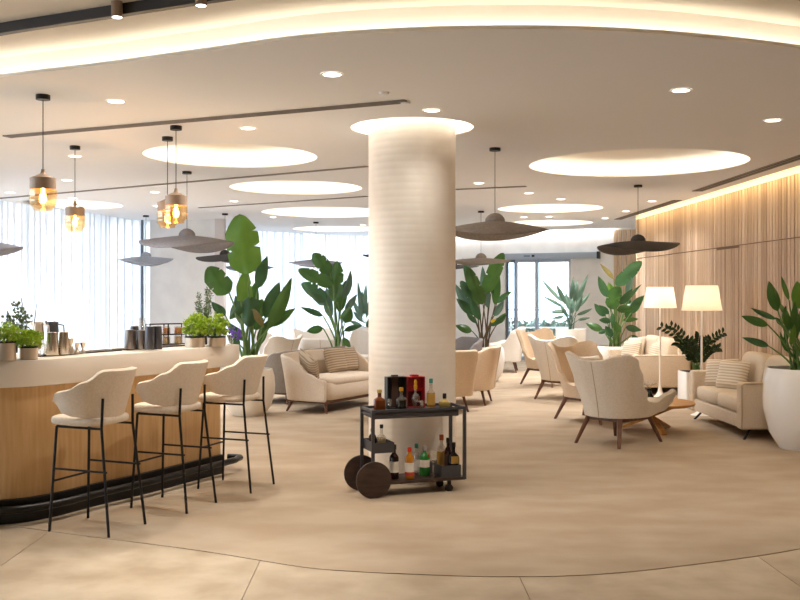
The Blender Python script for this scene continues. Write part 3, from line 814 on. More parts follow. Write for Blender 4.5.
def tub_chair(label, m, loc, rz, h=.84, group='low tub armchairs'):
    t = thing('tub_armchair', label, 'armchair', loc, rz, group)
    plan = [(.36, -.36), (.1, -.365), (-.16, -.35), (-.30, -.27), (-.33, 0), (-.30, .27), (-.16, .35), (.1, .365), (.36, .36)]
    zt = lambda a: lerp_table([(0, h), (.28, h), (.42, h - .06), (.6, .62), (.85, .56), (1, .52)], a)
    shell('shell', m, t, plan, lambda a: .22, zt, lambda a: lerp_table([(0, .1), (.4, .08), (.6, .02), (1, .0)], a), .06, 49, 9)
    MB().superell((.04, 0, .29), .35, .34, .08, .3, .35, 28, 9).build('seat_base', m, t, smooth=True, angle=180)
    MB().superell((.07, 0, .40), .33, .31, .07, .4, .4, 28, 9).build('seat_cushion', m, t, smooth=True, angle=180)
    for sx in (-1, 1):
        for s in (-1, 1):
            MB().tube([(sx * .31, s * .29, 0), (sx * .25, s * .24, .23)], [.013, .022], 8).build('leg', 'walnut', t, smooth=True)
    sm = MB().tube([(-.392 - .1 * (k / 6) ** 1.3, 0, .24 + (h - .26) * k / 6) for k in range(7)], .004, 6).build('seam', 'piping', t, smooth=True)
    return t
tub_chair('tan tub armchair with its back turned, close beside the column', 'boucle_tan', (.71, 12.95, 0), R_(112))
tub_chair('tan tub armchair seen from its side, next to the potted bird of paradise', 'boucle_tan', (1.17, 13.85, 0), R_(165))
tub_chair('grey tub armchair mostly hidden behind the column', 'grey_fabric', (1.05, 15.6, 0), R_(200), .86)
tub_chair('white tub armchair near the glass sliding door', 'white_lit_fabric', (2.32, 19.3, 0), R_(170), .9)

# far armchairs by the windows, the light there put into a whiter fabric
far = [(-1.95, 16.3, 150, 'white-lit winged armchair behind the loveseats, its high back to the right', 'white_lit_fabric'),
       (-1.98, 18.0, 20, 'white-lit winged armchair by the curtain, turned towards the column', 'white_lit_fabric'),
       (-1.3, 18.6, -60, 'cream winged armchair facing the room before the curtain', 'boucle'),
       (-.42, 17.9, -120, 'cream winged armchair behind the plant by the column', 'boucle')]
for x, y, a, l, m in far: wing_chair(l, 'white_lit_fabric', (x, y, 0), R_(a)).scale = (1, 1, .91)
tub_chair('small white tub armchair among the far winged armchairs', 'white_lit_fabric', (-1.05, 17.0, 0), R_(80), .80)
tub_chair('low white tub armchair seen over the bar top by the curtain', 'white_lit_fabric', (-4.3, 16.3, 0), R_(60), .62)

# ---- loveseats with wrapped arms
def loveseat(label, m, loc, rz):
    t = thing('loveseat', label, 'sofa', loc, rz)
    plan = [(.36, -.74), (.1, -.76), (-.16, -.74), (-.29, -.62), (-.33, -.3), (-.34, 0), (-.33, .3), (-.29, .62), (-.16, .74), (.1, .76), (.36, .74)]
    zt = lambda a: lerp_table([(0, .785), (.45, .775), (.6, .745), (.70, .66), (.82, .53), (.94, .455), (1, .44)], a)
    shell('shell', m, t, plan, lambda a: .165, zt, lambda a: lerp_table([(0, .1), (.5, .09), (.75, .03), (1, 0)], a), .055, 61, 9)
    MB().superell((.03, 0, .30), .36, .72, .13, .2, .2, 32, 9).build('seat_base', m, t, smooth=True, angle=180)
    MB().superell((.06, 0, .415), .335, .685, .05, .3, .2, 32, 9).build('seat_cushion', m, t, smooth=True, angle=180)
    fr = MB(); fr.box(-.33, .34, -.7, .7, .135, .175); fr.build('frame', 'walnut', t, bevel=.006)
    for sx in (-1, 1):
        for s in (-1, 1):
            MB().tube([(sx * .32, s * .69, 0), (sx * .27, s * .64, .14)], [.014, .024], 8).build('leg', 'walnut', t, smooth=True)
    return t
loveseat('cream loveseat with brown striped pillows beside the column', 'loveseat', (-.71, 13.32, 0), R_(-30))
loveseat('loveseat with shade put into its fabric colour, back to back with the cream one', 'loveseat_shaded', (-1.33, 14.4, 0), R_(150))
def ls(x, y, z):
    c, s = math.cos(R_(-30)), math.sin(R_(-30)); return (-.71 + x * c - y * s, 13.32 + x * s + y * c, z)
place_pillow(ls(-.03, -.54, .46), R_(25), -.3, .35, 'pillow_brown', 'brown striped pillow leaning on the near arm of the loveseat')
place_pillow(ls(-.12, .28, .465), R_(-30), -.3, 0, 'pillow_brown', 'brown striped pillow in front of another on the loveseat')
place_pillow(ls(-.13, .58, .465), R_(-38), -.3, 0, 'pillow_brown', 'brown striped pillow behind another at the loveseat end')

# ---- boxy two seat sofas along the slatted wall
def box_sofa(label, x0, x1, y0, y1):
    """faces -X; built around its own centre"""
    cx_, cy_ = (x0 + x1) / 2, (y0 + y1) / 2; hx, hy = (x1 - x0) / 2, (y1 - y0) / 2
    t = thing('sofa', label, 'sofa', (cx_, cy_, 0), 0, 'two seat sofas along the slatted wall')
    MB().box(-hx + .02, hx, -hy + .03, hy - .03, .12, .27).build('base', 'sofa_fabric', t, bevel=.02)
    for s in (-1, 1):
        a, b = (hy - .15, hy) if s > 0 else (-hy, -hy + .15)
        MB().box(-hx, hx - .04, a, b, .115, .62).build('arm', 'sofa_fabric', t, bevel=.03, bseg=3)
        m1 = MB()
        y_ = s * (hy - .004)
        m1.tube([(-hx + .012, y_, .13), (-hx + .012, y_, .59), (-hx + .04, y_, .61), (hx - .08, y_, .61)], .005, 6).build('piping', 'piping', t)
    MB().box(hx - .2, hx, -hy + .1, hy - .1, .2, .72).build('back_frame', 'sofa_fabric', t, bevel=.04, bseg=3)
    L = (hy - .15)
    for s in (-1, 1):
        MB().superell((-.08, s * L / 2, .355), hx - .10, L / 2 - .004, .088, .3, .22, 32, 11).build('seat_cushion', 'sofa_fabric', t, smooth=True, angle=180)
        o = MB().superell((0, 0, 0), .12, L / 2 - .006, .235, .5, .4, 28, 13).build('back_cushion', 'sofa_fabric', t, smooth=True, angle=180, loc=(hx - .27, s * L / 2, .64), rot=(0, R_(10), 0))
    for sx in (-1, 1):
        for s in (-1, 1):
            MB().tube([(sx * (hx - .05), s * (hy - .05), 0), (sx * (hx - .13), s * (hy - .10), .105), (sx * (hx - .2), s * (hy - .14), .112)], .013, 8).build('leg', 'black_metal', t, smooth=True)
    return t
box_sofa('beige two seat sofa beside the large glossy white pot', 3.82, 4.76, 10.33, 12.1)
box_sofa('beige two seat sofa behind the slim white floor lamp', 3.84, 4.76, 14.88, 16.6)
place_pillow((4.12, 11.5, .44), R_(208), -.3, .0, 'pillow_stripe', 'striped pillow propped before another on the sofa by the white pot')
place_pillow((4.1, 11.8, .44), R_(215), -.3, .08, 'pillow_stripe', 'striped pillow tucked in the sofa corner by the white pot')
place_pillow((4.08, 16.15, .44), R_(200), -.3, 0, 'pillow_stripe', 'striped pillow by the far arm of the sofa behind the lamp')
place_pillow((4.2, 16.28, .50), R_(200), -.3, .1, 'boucle', 'plain pillow behind a striped one at the far sofa arm')
place_pillow((4.3, 15.5, .44), R_(180), -.3, 0, 'pillow_stripe', 'striped pillow in the middle of the sofa behind the lamp')

# ---- round wooden coffee table with crossed legs
t = thing('coffee_table', 'round wooden coffee table on crossed slanted legs', 'table', (3.04, 11.05, 0), R_(20))
MB().lathe([(.46, .305), (.495, .315), (.5, .33), (.495, .342), (.001, .343)], 40).build('tabletop', 'table_wood', t, smooth=True)
for k in range(3):
    a = 2 * PI * k / 3 + .35
    MB().bar((.36 * math.cos(a), .36 * math.sin(a), 0.012), (-.30 * math.cos(a), -.30 * math.sin(a), .305), .06, .035).build('leg', 'table_wood', t)
v = thing('vase', 'small black twin bottle vase on the wooden coffee table', 'vase', (2.99, 10.98, .343))
MB().lathe([(.04, 0), (.05, .02), (.05, .07), (.03, .1), (.022, .13), (.026, .15)], 20, c=(.02, 0, 0)).build('bottle', 'glass_black', v, smooth=True)
MB().lathe([(.03, 0), (.038, .015), (.036, .05), (.02, .07), (.02, .08)], 20, c=(-.06, .01, 0)).build('bottle', 'glass_black', v, smooth=True)
m1 = MB()
for k in range(9):
    a = k * .7; m1.tube([(.02, 0, .14), (.02 + .03 * math.cos(a), .03 * math.sin(a), .19), (.02 + .09 * math.cos(a), .08 * math.sin(a), .215)], .0016, 4)
m1.build('dried_stem', 'leaf_dry', v)
m1 = MB(); rr = random.Random(5)
for k in range(60):
    a = rr.random() * 6.28; q = rr.random(); m1.superell((.02 + .1 * q * math.cos(a), .09 * q * math.sin(a), .205 + .02 * rr.random()), .006, .006, .004, 1, 1, 6, 4)
o = m1.build('dried_blossom', 'paper', v); o['kind'] = 'stuff'
# small white table in front of the loveseat
t = thing('side_table', 'small round white side table by the loveseat and column', 'table', (.04, 12.1, 0))
MB().lathe([(.001, .40), (.26, .40), (.265, .41), (.26, .42), (.001, .42)], 32, cap0=False, cap1=False).build('tabletop', 'pot_white', t, smooth=True)
MB().lathe([(.16, 0), (.16, .012), (.02, .02), (.018, .40)], 24).build('pedestal', 'pot_white', t, smooth=True)

# ---- floor lamps
def floor_lamp(label, loc, hb, ht, rb, rt):
    t = thing('floor_lamp', label, 'floor lamp', loc, 0, 'white floor lamps')
    MB().lathe([(.14, 0), (.14, .008), (.10, .02), (.06, .05), (.035, .1), (.022, .17), (.015, .26), (.013, hb + .1)], 24).build('stand', 'lamp_white', t, smooth=True)
    MB().lathe([(rb, hb), (rt, ht)], 36, cap0=False, cap1=False).build('shade', 'lampshade', t, smooth=True, angle=60)
    MB().superell((0, 0, hb + .15), .04, .04, .06, 1, 1, 14, 9).build('bulb', 'bulb', t, smooth=True, angle=180)
    l = bpy.data.lights.new('lamp_light', 'POINT'); l.energy = 2.4; l.color = (1, .88, .76); l.shadow_soft_size = .07
    lo = bpy.data.objects.new('lamp_light', l); COL.objects.link(lo); lo.parent = t; lo.location = (0, 0, hb + .15)
    return t
p = P(660, 292, 14.5); floor_lamp('white floor lamp with a trumpet foot before the far sofa', (p.x, p.y, 0), 1.36, 1.675, .243, .195)
p = P(701.7, 292, 12.45); floor_lamp('white floor lamp rising behind the arm of the near sofa', (p.x, p.y, 0), 1.36, 1.685, .253, .20)
# ================================================================== PLANTS
rp = random.Random(21)
def blade(base, tip, width, roll, sag, m, parent, fold=.25, split=False, name='leaf'):
    base, tip = Vector(base), Vector(tip); ax = tip - base; L = ax.length; a = ax / L
    view = Vector((0, 1, 0)); s = a.cross(view)
    if s.length < .1: s = Vector((1, 0, 0))
    s.normalize(); s = Matrix.Rotation(roll, 3, a) @ s; n = s.cross(a).normalized()
    NU, NV = (41, 13) if split else (13, 7)
    def fn(u, v):
        b = 2 * v - 1
        w_ = width / 2 * (math.sin(PI * min(1, u ** .78 * .985 + .012)) ** .82)
        if split:
            w_ = width / 2 * min(1, (u * 5.5 + .05) ** .5) * min(1, ((1 - u) * 3.4) ** .5) * (.9 + .1 * math.sin(PI * u))
            for uc, sd in ((.30, 1), (.36, -1), (.62, -1)):
                if b * sd > 0: w_ *= 1 - .75 * abs(b) * max(0, 1 - abs(u - uc - .1 * abs(b)) / .022)
        p = base + ax * u + n * (sag * L * 4 * u * (1 - u)) + s * (b * w_) + n * (fold * abs(b) * w_) + n * (.04 * width * math.sin(7 * u + 3 * b))
        return p
    m1 = MB(); m1.grid(fn, NU, NV)
    return m1.build(name, m, parent, smooth=True, angle=180)
def stem(p0, p1, r0, r1, m, parent, bow=.12):
    p0, p1 = Vector(p0), Vector(p1); pts = []
    for i in range(7):
        t = i / 6; q = p0.lerp(p1, t)
        # leave the pot upright, then lean out
        q.x = p0.x + (p1.x - p0.x) * t ** 1.6; q.y = p0.y + (p1.y - p0.y) * t ** 1.6
        pts.append(q)
    return MB().tube(pts, [r0 + (r1 - r0) * i / 6 for i in range(7)], 6, False).build('stem', m, parent, smooth=True)
def pot(parent, prof, m, z_soil, r_soil):
    MB().lathe(prof, 40, cap1=False).build('pot', m, parent, smooth=True, angle=50)
    MB().lathe([(.001, z_soil), (r_soil, z_soil)], 28, cap0=False, cap1=False).build('soil', 'soil', parent)
def paddle_plant(label, X, Y, rim, prof, pm_, leaves, group=None, extra=0, ext_h=(.5, 1.1), ext_l=(.25, .4), ext_w=(.1, .16), mats=('leaf', 'leaf_dark'), stem_m='stem_green', spread=.06, ztop=None, sr=.013):
    t = thing('potted_plant', label, 'potted plant', (X, Y, 0), 0, group)
    O = Vector((X, Y, 0)); rs = max(p[0] for p in prof) * .78
    pot(t, prof, pm_, rim - .04, rs)
    for lf in leaves:
        u0, v0, u1, v1, w_px = lf[:5]; m = lf[5] if len(lf) > 5 else rp.choice(mats); dy = lf[6] if len(lf) > 6 else rp.uniform(-.25, .25)
        roll = lf[7] if len(lf) > 7 else rp.uniform(-.5, .5)
        b = P(u0, v0, Y + dy) - O; tp = P(u1, v1, Y + dy * 1.4) - O; tp = b + (tp - b) * (1.1 if w_px < 12 else 1.03); wd = w_px * Y / FPX / max(.5, math.cos(roll))
        an = rp.uniform(0, 6.28); rr = spread * rp.random() ** .5
        stem((rr * math.cos(an), rr * math.sin(an), rim - .05), b, sr, sr * .5, stem_m, t)
        blade(b, tp, wd, roll, rp.uniform(-.13, .05), m, t, fold=rp.uniform(.2, .55), split=wd > .2)
    for k in range(extra):
        an = 2 * PI * (k + rp.random() * .7) / max(extra, 1); h = rp.uniform(*ext_h); out = rp.uniform(.12, .35) * (1.2 - .4 * h)
        b = Vector((out * math.cos(an), out * math.sin(an), rim + h)); L = rp.uniform(*ext_l)
        d = Vector((math.cos(an) * .7, math.sin(an) * .7, rp.uniform(.1, .9))).normalized()
        stem((.4 * spread * math.cos(an), .4 * spread * math.sin(an), rim - .05), b, sr, sr * .5, stem_m, t)
        blade(b, b + d * L, rp.uniform(*ext_w), rp.uniform(-1, 1), rp.uniform(-.12, .02), rp.choice(mats), t)
    return t
egg = lambda R, H, rb=.6: [(R * rb * .96, 0), (R * rb, .01), (R * (rb + (1 - rb) * .6), H * .2), (R * .99, H * .5), (R, H * .65), (R * .97, H * .85), (R * .9, H * .985), (R * .885, H), (R * .85, H), (R * .86, H * .95), (R * .85, H * .9)]
drum = lambda R, H: [(R * .8, 0), (R * .82, .01), (R * .93, H * .4), (R, H * .98), (R, H), (R * .94, H), (R * .93, H * .9)]
PB = [  # tall plant at the end of the bar
 (247, 274, 239.5, 216, 33, 'leaf_light', -.05, .15), (229, 293, 208, 268, 21, 'leaf', -.15, .3), (268, 329, 291, 279, 13, 'leaf', -.1, .35), (258, 288, 267, 257, 12, 'leaf_dark', .15, .4),
 (250, 322, 246, 272, 15, 'leaf_light', .05, .6), (265, 318, 279, 283, 15, 'leaf_dark', .2, .2), (241, 301, 230, 319, 12, 'leaf_dark', -.1, .2), (250, 297, 249, 326, 19, 'leaf_dark', -.1, .2),
 (252, 309, 263, 326, 8, 'leaf_dry', -.15, .6), (247, 341, 227, 323, 9, 'leaf_dark', .1, .3), (256, 330, 262, 300, 14, 'leaf', .12, .5), (243, 325, 236, 298, 10, 'leaf_dark', .25, .4),
 (259, 345, 268, 322, 9, 'leaf', .1, .6), (240, 345, 228, 336, 8, 'leaf_dark', -.1, .4), (252, 310, 256, 282, 12, 'leaf', .25, .3)]
paddle_plant('tall bird of paradise plant in a cream pot behind the end bar stool', -1.79, 12.5, .6, egg(.345, .6, .62), 'pot_cream', PB, spread=.13, sr=.02, extra=3)
PC = [(330, 273, 313, 254, 14, 'leaf', 0), (333, 285, 299, 270, 13, 'leaf', -.1), (326, 301, 302, 284, 14, 'leaf_dark', .1), (335, 302, 337, 262, 15, 'leaf', 0), (343, 299, 350, 273, 8, 'leaf_blue', .1),
      (323, 316, 303, 308, 6, 'leaf_dark', -.1), (324, 305, 311, 296, 8, 'leaf_blue', .2), (323, 328, 308, 331, 8, 'leaf', -.2), (345, 323, 350, 307, 12, 'leaf', -.1), (344, 331, 361, 326, 6, 'leaf_dark', 0),
      (339, 312, 345, 283, 11, 'leaf', .2), (331, 318, 327, 290, 10, 'leaf_blue', .25), (343, 338, 350, 347, 6, 'leaf', -.1), (336, 300, 328, 262, 11, 'leaf_dark', .2), (345, 312, 356, 296, 7, 'leaf_blue', .2)]
paddle_plant('broad leaved bird of paradise plant standing right behind the cream loveseat', -.77, 15.6, .6, egg(.32, .6), 'pot_white', PC, spread=.11, sr=.018)
PCC = [(362, 320, 352, 300, 5), (362, 318, 358, 284, 5), (364, 315, 366, 286, 5), (362, 326, 350, 321, 4), (366, 318, 374, 292, 5), (363, 322, 354, 312, 4), (366, 326, 378, 310, 5), (364, 310, 362, 292, 4)]
paddle_plant('slender leaved plant in a tall white pot half behind the column', -.36, 20.3, .86, egg(.33, .86, .7), 'pot_white', PCC, mats=('leaf_blue',), spread=.05, sr=.009)
PR = [(486, 293, 503, 254, 15, 'leaf', 0, .2), (483, 304, 468, 268, 13, 'leaf', -.1, .3), (497, 303, 511, 292, 6, 'leaf_dark', 0), (472, 331, 457, 326, 8, 'leaf', -.2), (491, 326, 505, 316, 6, 'leaf_dark', -.2),
      (478, 305, 462, 283, 10, 'leaf_dark', .1), (488, 308, 483, 270, 10, 'leaf_blue', .2), (495, 305, 498, 272, 9, 'leaf', .2), (474, 315, 458, 300, 9, 'leaf_dark', .1), (480, 320, 470, 298, 8, 'leaf_dark', -.1),
      (494, 316, 503, 302, 7, 'leaf_blue', .1), (476, 300, 464, 262, 9, 'leaf_dark', .3), (470, 312, 456, 286, 9, 'leaf_blue', .3)]
t = paddle_plant('bird of paradise plant in a white pot between column and glass door', 1.77, 17.3, .62, egg(.37, .62, .65), 'pot_white', PR, spread=.10, sr=.017, stem_m='stem_brown', extra=4, ext_h=(.4, 1.0))
b = P(490.5, 322, 17.0) - Vector((1.77, 17.3, 0)); blade(b, b + Vector((.1, -.02, .05)), .06, .2, 0, 'yellow', t, name='yellow_leaf')
PDl = [(562, 302, 543, 281, 4), (566, 305, 557, 286, 5), (562, 307, 544, 297, 3.5), (571, 300, 573, 279, 5), (574, 302, 577, 282, 5), (576, 304, 587, 277, 5), (577, 308, 589, 294, 4), (577, 315, 591, 309, 3.5),
       (566, 312, 551, 312, 4), (570, 310, 566, 294, 6), (576, 312, 582, 296, 5), (578, 320, 589, 318, 3), (564, 316, 553, 318, 3), (572, 314, 572, 296, 6), (568, 318, 560, 304, 4)]
paddle_plant('slender grey green plant in a white drum pot before the glass door', 3.62, 18.8, .88, drum(.3, .88), 'pot_white', PDl, mats=('leaf_blue',), spread=.08, sr=.009, stem_m='leaf_blue')
PBR = [(616, 285, 641, 262, 13, 'leaf_dark', 0, .2), (614, 279, 601, 265, 5, 'leaf_dry', 0), (607, 297, 599, 278, 8, 'leaf_dark', -.1), (611, 309, 619, 287, 15, 'leaf', -.1, .2), (617, 310, 632, 309, 8, 'leaf', -.2),
       (631, 313, 643, 297, 10, 'leaf_dark', .1), (609, 314, 600, 306, 6, 'leaf_dark', 0), (611, 322, 600, 320, 6, 'leaf_dark', -.1), (626, 327, 640, 330, 7, 'leaf_dark', 0), (623, 320, 637, 319, 5, 'leaf', .1),
       (627, 297, 633, 275, 8, 'leaf_blue', .2), (613, 300, 609, 284, 9, 'leaf_light', .1), (625, 303, 640, 286, 4, 'leaf_dark', .1), (612, 337, 606, 327, 7, 'leaf_dark', -.1), (632, 335, 641, 343, 5, 'leaf_dark', -.1), (621, 332, 612, 322, 7, 'leaf', -.2),
       (628, 320, 629, 300, 8, 'leaf', .2), (606, 330, 599, 333, 5, 'leaf_dark', 0)]
paddle_plant('leafy bird of paradise plant in a low white pot behind the far sofa', 4.18, 17.55, .62, egg(.42, .62, .7), 'pot_white', PBR, spread=.13, sr=.014, extra=6, ext_h=(.2, .8))
PF = [(778, 311, 769, 282, 13, 'leaf', 0, .15), (768, 325, 744, 317, 9, 'leaf', -.1, .2), (776, 319, 753, 309, 6, 'leaf_dark', .1, .4), (789, 300, 782, 278, 5, 'leaf', .1), (802, 309, 797, 282, 17, 'leaf_light', -.1, .1),
      (790, 330, 786, 308, 9, 'leaf', .1, .5), (797, 338, 795, 305, 11, 'leaf', -.15, .3), (803, 335, 806, 302, 14, 'leaf', .1, .2), (812, 330, 820, 300, 14, 'leaf', -.2, .2), (810, 320, 812, 278, 18, 'leaf_light', .1, .2),
      (783, 325, 776, 318, 5, 'leaf_dark', .1), (791, 345, 794, 326, 9, 'leaf_light', -.15, .5), (785, 345, 788, 318, 8, 'leaf', .15, .6), (814, 345, 828, 330, 12, 'leaf', -.3, .3), (793, 302, 797, 286, 4, 'leaf_dry', .05), (788, 352, 781, 334, 6, 'leaf', 0, .5)]
paddle_plant('leafy green plant in a large glossy white egg shaped pot by the sofa', 4.24, 9.80, .825, egg(.37, .825, .58), 'pot_white', PF, spread=.14, sr=.013, extra=5, ext_h=(.2, .6), ext_l=(.2, .3), ext_w=(.07, .1))
# zz plant between the sofas
t = thing('potted_plant', 'dark feathery zz plant in a square white planter between the sofas', 'potted plant', (4.30, 13.3, 0))
MB().box(-.2, .2, -.2, .2, 0, .5).build('pot', 'pot_white', t, bevel=.01)
MB().box(-.18, .18, -.18, .18, .5, .503).build('soil', 'soil', t)
zz = [(662, 327, .1), (671, 326, -.1), (676, 342, .1), (722, 333, 0), (718, 348, -.1), (699, 336, .15), (690, 340, -.12), (708, 340, .1), (685, 350, -.15)]
zl = MB().grid(lambda u, v: (u * .085, (2 * v - 1) * .022 * math.sin(PI * min(1, u * .95 + .05)), .008 * math.sin(PI * u) + .012 * abs(2 * v - 1)), 6, 3).mesh('leaf', 'leaf_zz', True, 180)
for u, v, dy in zz:
    tip = P(u, v, 13.3 + dy) - Vector((4.30, 13.3, 0)); b = Vector((rp.uniform(-.06, .06), rp.uniform(-.06, .06), .49))
    mid = b.lerp(tip, .5) + Vector((0, 0, .16)) ; mid.x = b.x + (tip.x - b.x) * .32
    pts = [b * (1 - s) ** 2 + mid * 2 * s * (1 - s) + tip * s * s for s in [i / 12 for i in range(13)]]
    MB().tube(pts, [.011 - .0007 * i for i in range(13)], 6).build('stem', 'stem_green', t, smooth=True)
    for i in range(3, 13):
        d = (pts[i] - pts[i - 1]).normalized()
        for sd in (-1, 1):
            side = d.cross(Vector((0, -1, 0))).normalized() * sd
            x = (d * .55 + side * .8 + Vector((0, rp.uniform(-.4, .4), 0))).normalized(); z = x.cross(Vector((rp.uniform(-.3, .3), 1, 0))).normalized(); y_ = z.cross(x)
            z2 = y_ ; o = link('leaf', zl, t)
            M = Matrix((x, z, -z2)).transposed().to_4x4(); M.translation = pts[i]; o.matrix_local = M

# ---- herbs on the bar
def herb(name, label, loc, pr, ph, potm, fol_h, fol_r, m, n, lw=.012, kind='round', flowers=None):
    t = thing(name, label, 'herb pot', loc)
    MB().lathe([(pr * .94, 0), (pr, .004), (pr, ph), (pr * .95, ph), (pr * .94, ph * .85)], 24, cap1=False).build('pot', potm, t, smooth=True)
    MB().lathe([(pr * .99, ph - .004), (pr * 1.02, ph - .004), (pr * 1.02, ph + .006), (pr * .95, ph + .006)], 24, cap0=False, cap1=False).build('rim', 'black', t, smooth=True)
    MB().lathe([(.001, ph - .01), (pr * .93, ph - .01)], 18, cap0=False, cap1=False).build('soil', 'soil', t)
    m1 = MB(); stm = MB()
    for k in range(n):
        an = rp.random() * 6.28
        if kind == 'round':
            q = rp.random() ** .5; el = rp.random()
            c = Vector((fol_r * q * math.cos(an), fol_r * q * math.sin(an), ph + fol_h * (.1 + .9 * el * (1 - .45 * q * q))))
        else:
            el = rp.random(); st_ = rp.randrange(5); a2 = st_ * 1.26; q = .35 * fol_r * (1 + el)
            c = Vector((q * math.cos(a2) + rp.uniform(-1, 1) * lw, q * math.sin(a2) + rp.uniform(-1, 1) * lw, ph + fol_h * el * (1 - .12 * st_)))
        d = Vector((rp.uniform(-1, 1), rp.uniform(-1, 1), rp.uniform(-.3, .8))).normalized(); s = d.cross(Vector((rp.uniform(-1, 1), rp.uniform(-1, 1), .3))).normalized()
        L = lw * 2.2 * rp.uniform(.7, 1.3); W = lw * rp.uniform(.7, 1.2) * (.35 if kind != 'round' else 1)
        nn = d.cross(s) * L * .15
        m1.add([c, c + d * L * .5 + s * W + nn, c + d * L, c + d * L * .5 - s * W + nn], [(0, 1, 2), (0, 2, 3)])
        if k % 8 == 0: stm.tube([(c.x * .35, c.y * .35, ph - .01), tuple(c)], .0016, 4, False)
    o = m1.build('foliage', m, t); o['kind'] = 'stuff'
    o = stm.build('stem', 'stem_green', t); o['kind'] = 'stuff'
    return t
def ob(u, v): q = on_bar(u, v); return (q.x, q.y, 1.13)
herb('herb_pot', 'herb in a striped metal pot at the curved bar corner, the taller pot', ob(5, 360.5), .072, .125, 'copper_steel', .14, .1, 'herb', 330)
herb('herb_pot', 'herb in a low striped metal pot next to the steel shakers', ob(28, 359.3), .066, .085, 'copper_steel', .13, .1, 'herb', 360)
herb('herb_pot', 'dark leaved herb standing behind the low striped metal pot', ob(17, 352.5), .05, .1, 'black', .3, .1, 'herb_dark', 260, .014)
herb('herb_pot', 'bright basil in a metal pot next to the spice rack', ob(195, 347), .085, .085, 'copper_steel', .21, .095, 'herb', 380, .015)
herb('herb_pot', 'bright basil in a metal pot at the squared end of the bar', ob(216.5, 346.2), .078, .08, 'copper_steel', .21, .09, 'herb', 340, .015)
herb('herb_pot', 'tall upright rosemary behind the basil pots on the bar', ob(204, 344.3), .05, .1, 'black', .46, .09, 'herb_dark', 700, .013, 'tall')
t = thing('flower_vase', 'small glass of purple flowers on the bar end behind the basil', 'flowers', ob(230.5, 345.0))
MB().lathe([(.025, 0), (.03, .01), (.028, .06), (.032, .075)], 16, cap1=False).build('glass', 'clear_glass', t, smooth=True)
m1 = MB(); m2 = MB()
for k in range(26):
    h = rp.random(); x = rp.uniform(-.02, .03) + .06 * (k % 2) ; y_ = rp.uniform(-.03, .03); c = (x, y_, .04 + .1 * h + (.03 if k % 2 == 0 else 0))
    m1.superell(c, .011, .011, .013, 1, 1, 6, 5)
    if k < 4: m2.tube([(0, 0, .01), c], .0015, 4)
o = m1.build('blossom', 'purple', t); o['kind'] = 'stuff'; m2.build('stem', 'stem_green', t)

# ---- bar ware
def ware(name, label, cat, loc, prof, m, group=None, seg=22, lid=None, z=1.139):
    t = thing(name, label, cat, (loc[0], loc[1], z), 0, group)
    MB().lathe(prof, seg).build('body', m, t, smooth=True, angle=35)
    if lid: MB().lathe(lid[0], seg).build(lid[2], lid[1], t, smooth=True, angle=35)
    return t
cup = lambda r0, r1, h: [(r0, 0), (r0 + .001, .004), (r1, h), (r1 * .6, h + .002)]
def base_px(u, v): q = T(u, v, 1.139); return (q.x, q.y)
ware('cocktail_shaker', 'tall steel mixing tin upside down on the mat, beside its twin', 'shaker', base_px(51, 355), cup(.056, .046, .165), 'steel')
ware('cocktail_shaker', 'tall steel mixing tin upside down next to the small jiggers', 'shaker', base_px(63.2, 354.3), cup(.042, .036, .165), 'steel')
ware('mixing_glass', 'steel topped mixing glass behind the low herb pot', 'glass', base_px(38.3, 355.5), cup(.032, .036, .11), 'clear_glass')
ware('jigger', 'tilted steel jigger cup leaning beside the shakers', 'jigger', base_px(70.5, 353.8), [(.03, 0), (.03, .03), (.014, .065), (.028, .115), (.02, .116)], 'copper_steel', 'steel jiggers')
ware('jigger', 'middle sized steel double jigger on the mat', 'jigger', base_px(77, 353.5), [(.024, 0), (.01, .035), (.022, .08), (.016, .081)], 'steel', 'steel jiggers')
ware('jigger', 'smallest steel double jigger, last in the row of jiggers', 'jigger', base_px(83, 353), [(.022, 0), (.009, .033), (.024, .08), (.016, .081)], 'steel', 'steel jiggers')
for u, v, m, l, dr in ((38, 348.5, 'copper_steel', 'steel teapot standing behind the shakers', 0), (53, 348, 'dark_tin', 'dark metal milk jug standing behind the shakers', 0)):
    q = T(u, v, 1.13); t = thing('jug', l, 'jug', (q.x, q.y, 1.13))
    MB().lathe([(.05, 0), (.055, .01), (.05, .12), (.042, .2), (.046, .22)], 22, cap1=False).build('body', m, t, smooth=True)
    MB().tube([(.045, 0, .2), (.09, 0, .19), (.095, 0, .12), (.052, 0, .08)], .006, 6).build('handle', m, t, smooth=True)
    MB().tube([(-.04, 0, .19), (-.062, 0, .225)], [.014, .008], 8).build('spout', m, t, smooth=True)
t = thing('straw_jar', 'two thin bar spoons standing in a jar behind the herbs', 'bar spoons', T(31, 350, 1.13))
MB().lathe([(.035, 0), (.037, .12), (.03, .121)], 18).build('jar', 'steel', t, smooth=True)
for dx, dz in ((-.05, .42), (.03, .38)): MB().tube([(0, 0, .02), (dx * 1.6, 0, dz)], .003, 5).build('spoon', 'dark_tin', t)
grp = 'dark tins on the bar mat'
for u, v, w_, h, m, l in ((130.3, 349, .046, .155, 'smoke_metal', 'smoky metal tumbler, first of the cluster by the spice rack'), (142.0, 348.8, .046, .150, 'smoke_metal', 'ribbed smoky metal tumbler between dark tins'),
                          (149.8, 349.7, .042, .185, 'dark_tin', 'tall dark tin in the cluster by the spice rack'), (157.5, 349.3, .038, .185, 'dark_tin', 'tall dark tin standing closest to the spice rack'), (134.5, 346.2, .04, .17, 'dark_tin', 'dark tin hidden behind the smoky tumblers')):
    ware('tin_tumbler', l, 'tumbler', base_px(u, v), cup(w_, w_ * .86, h), m, grp)
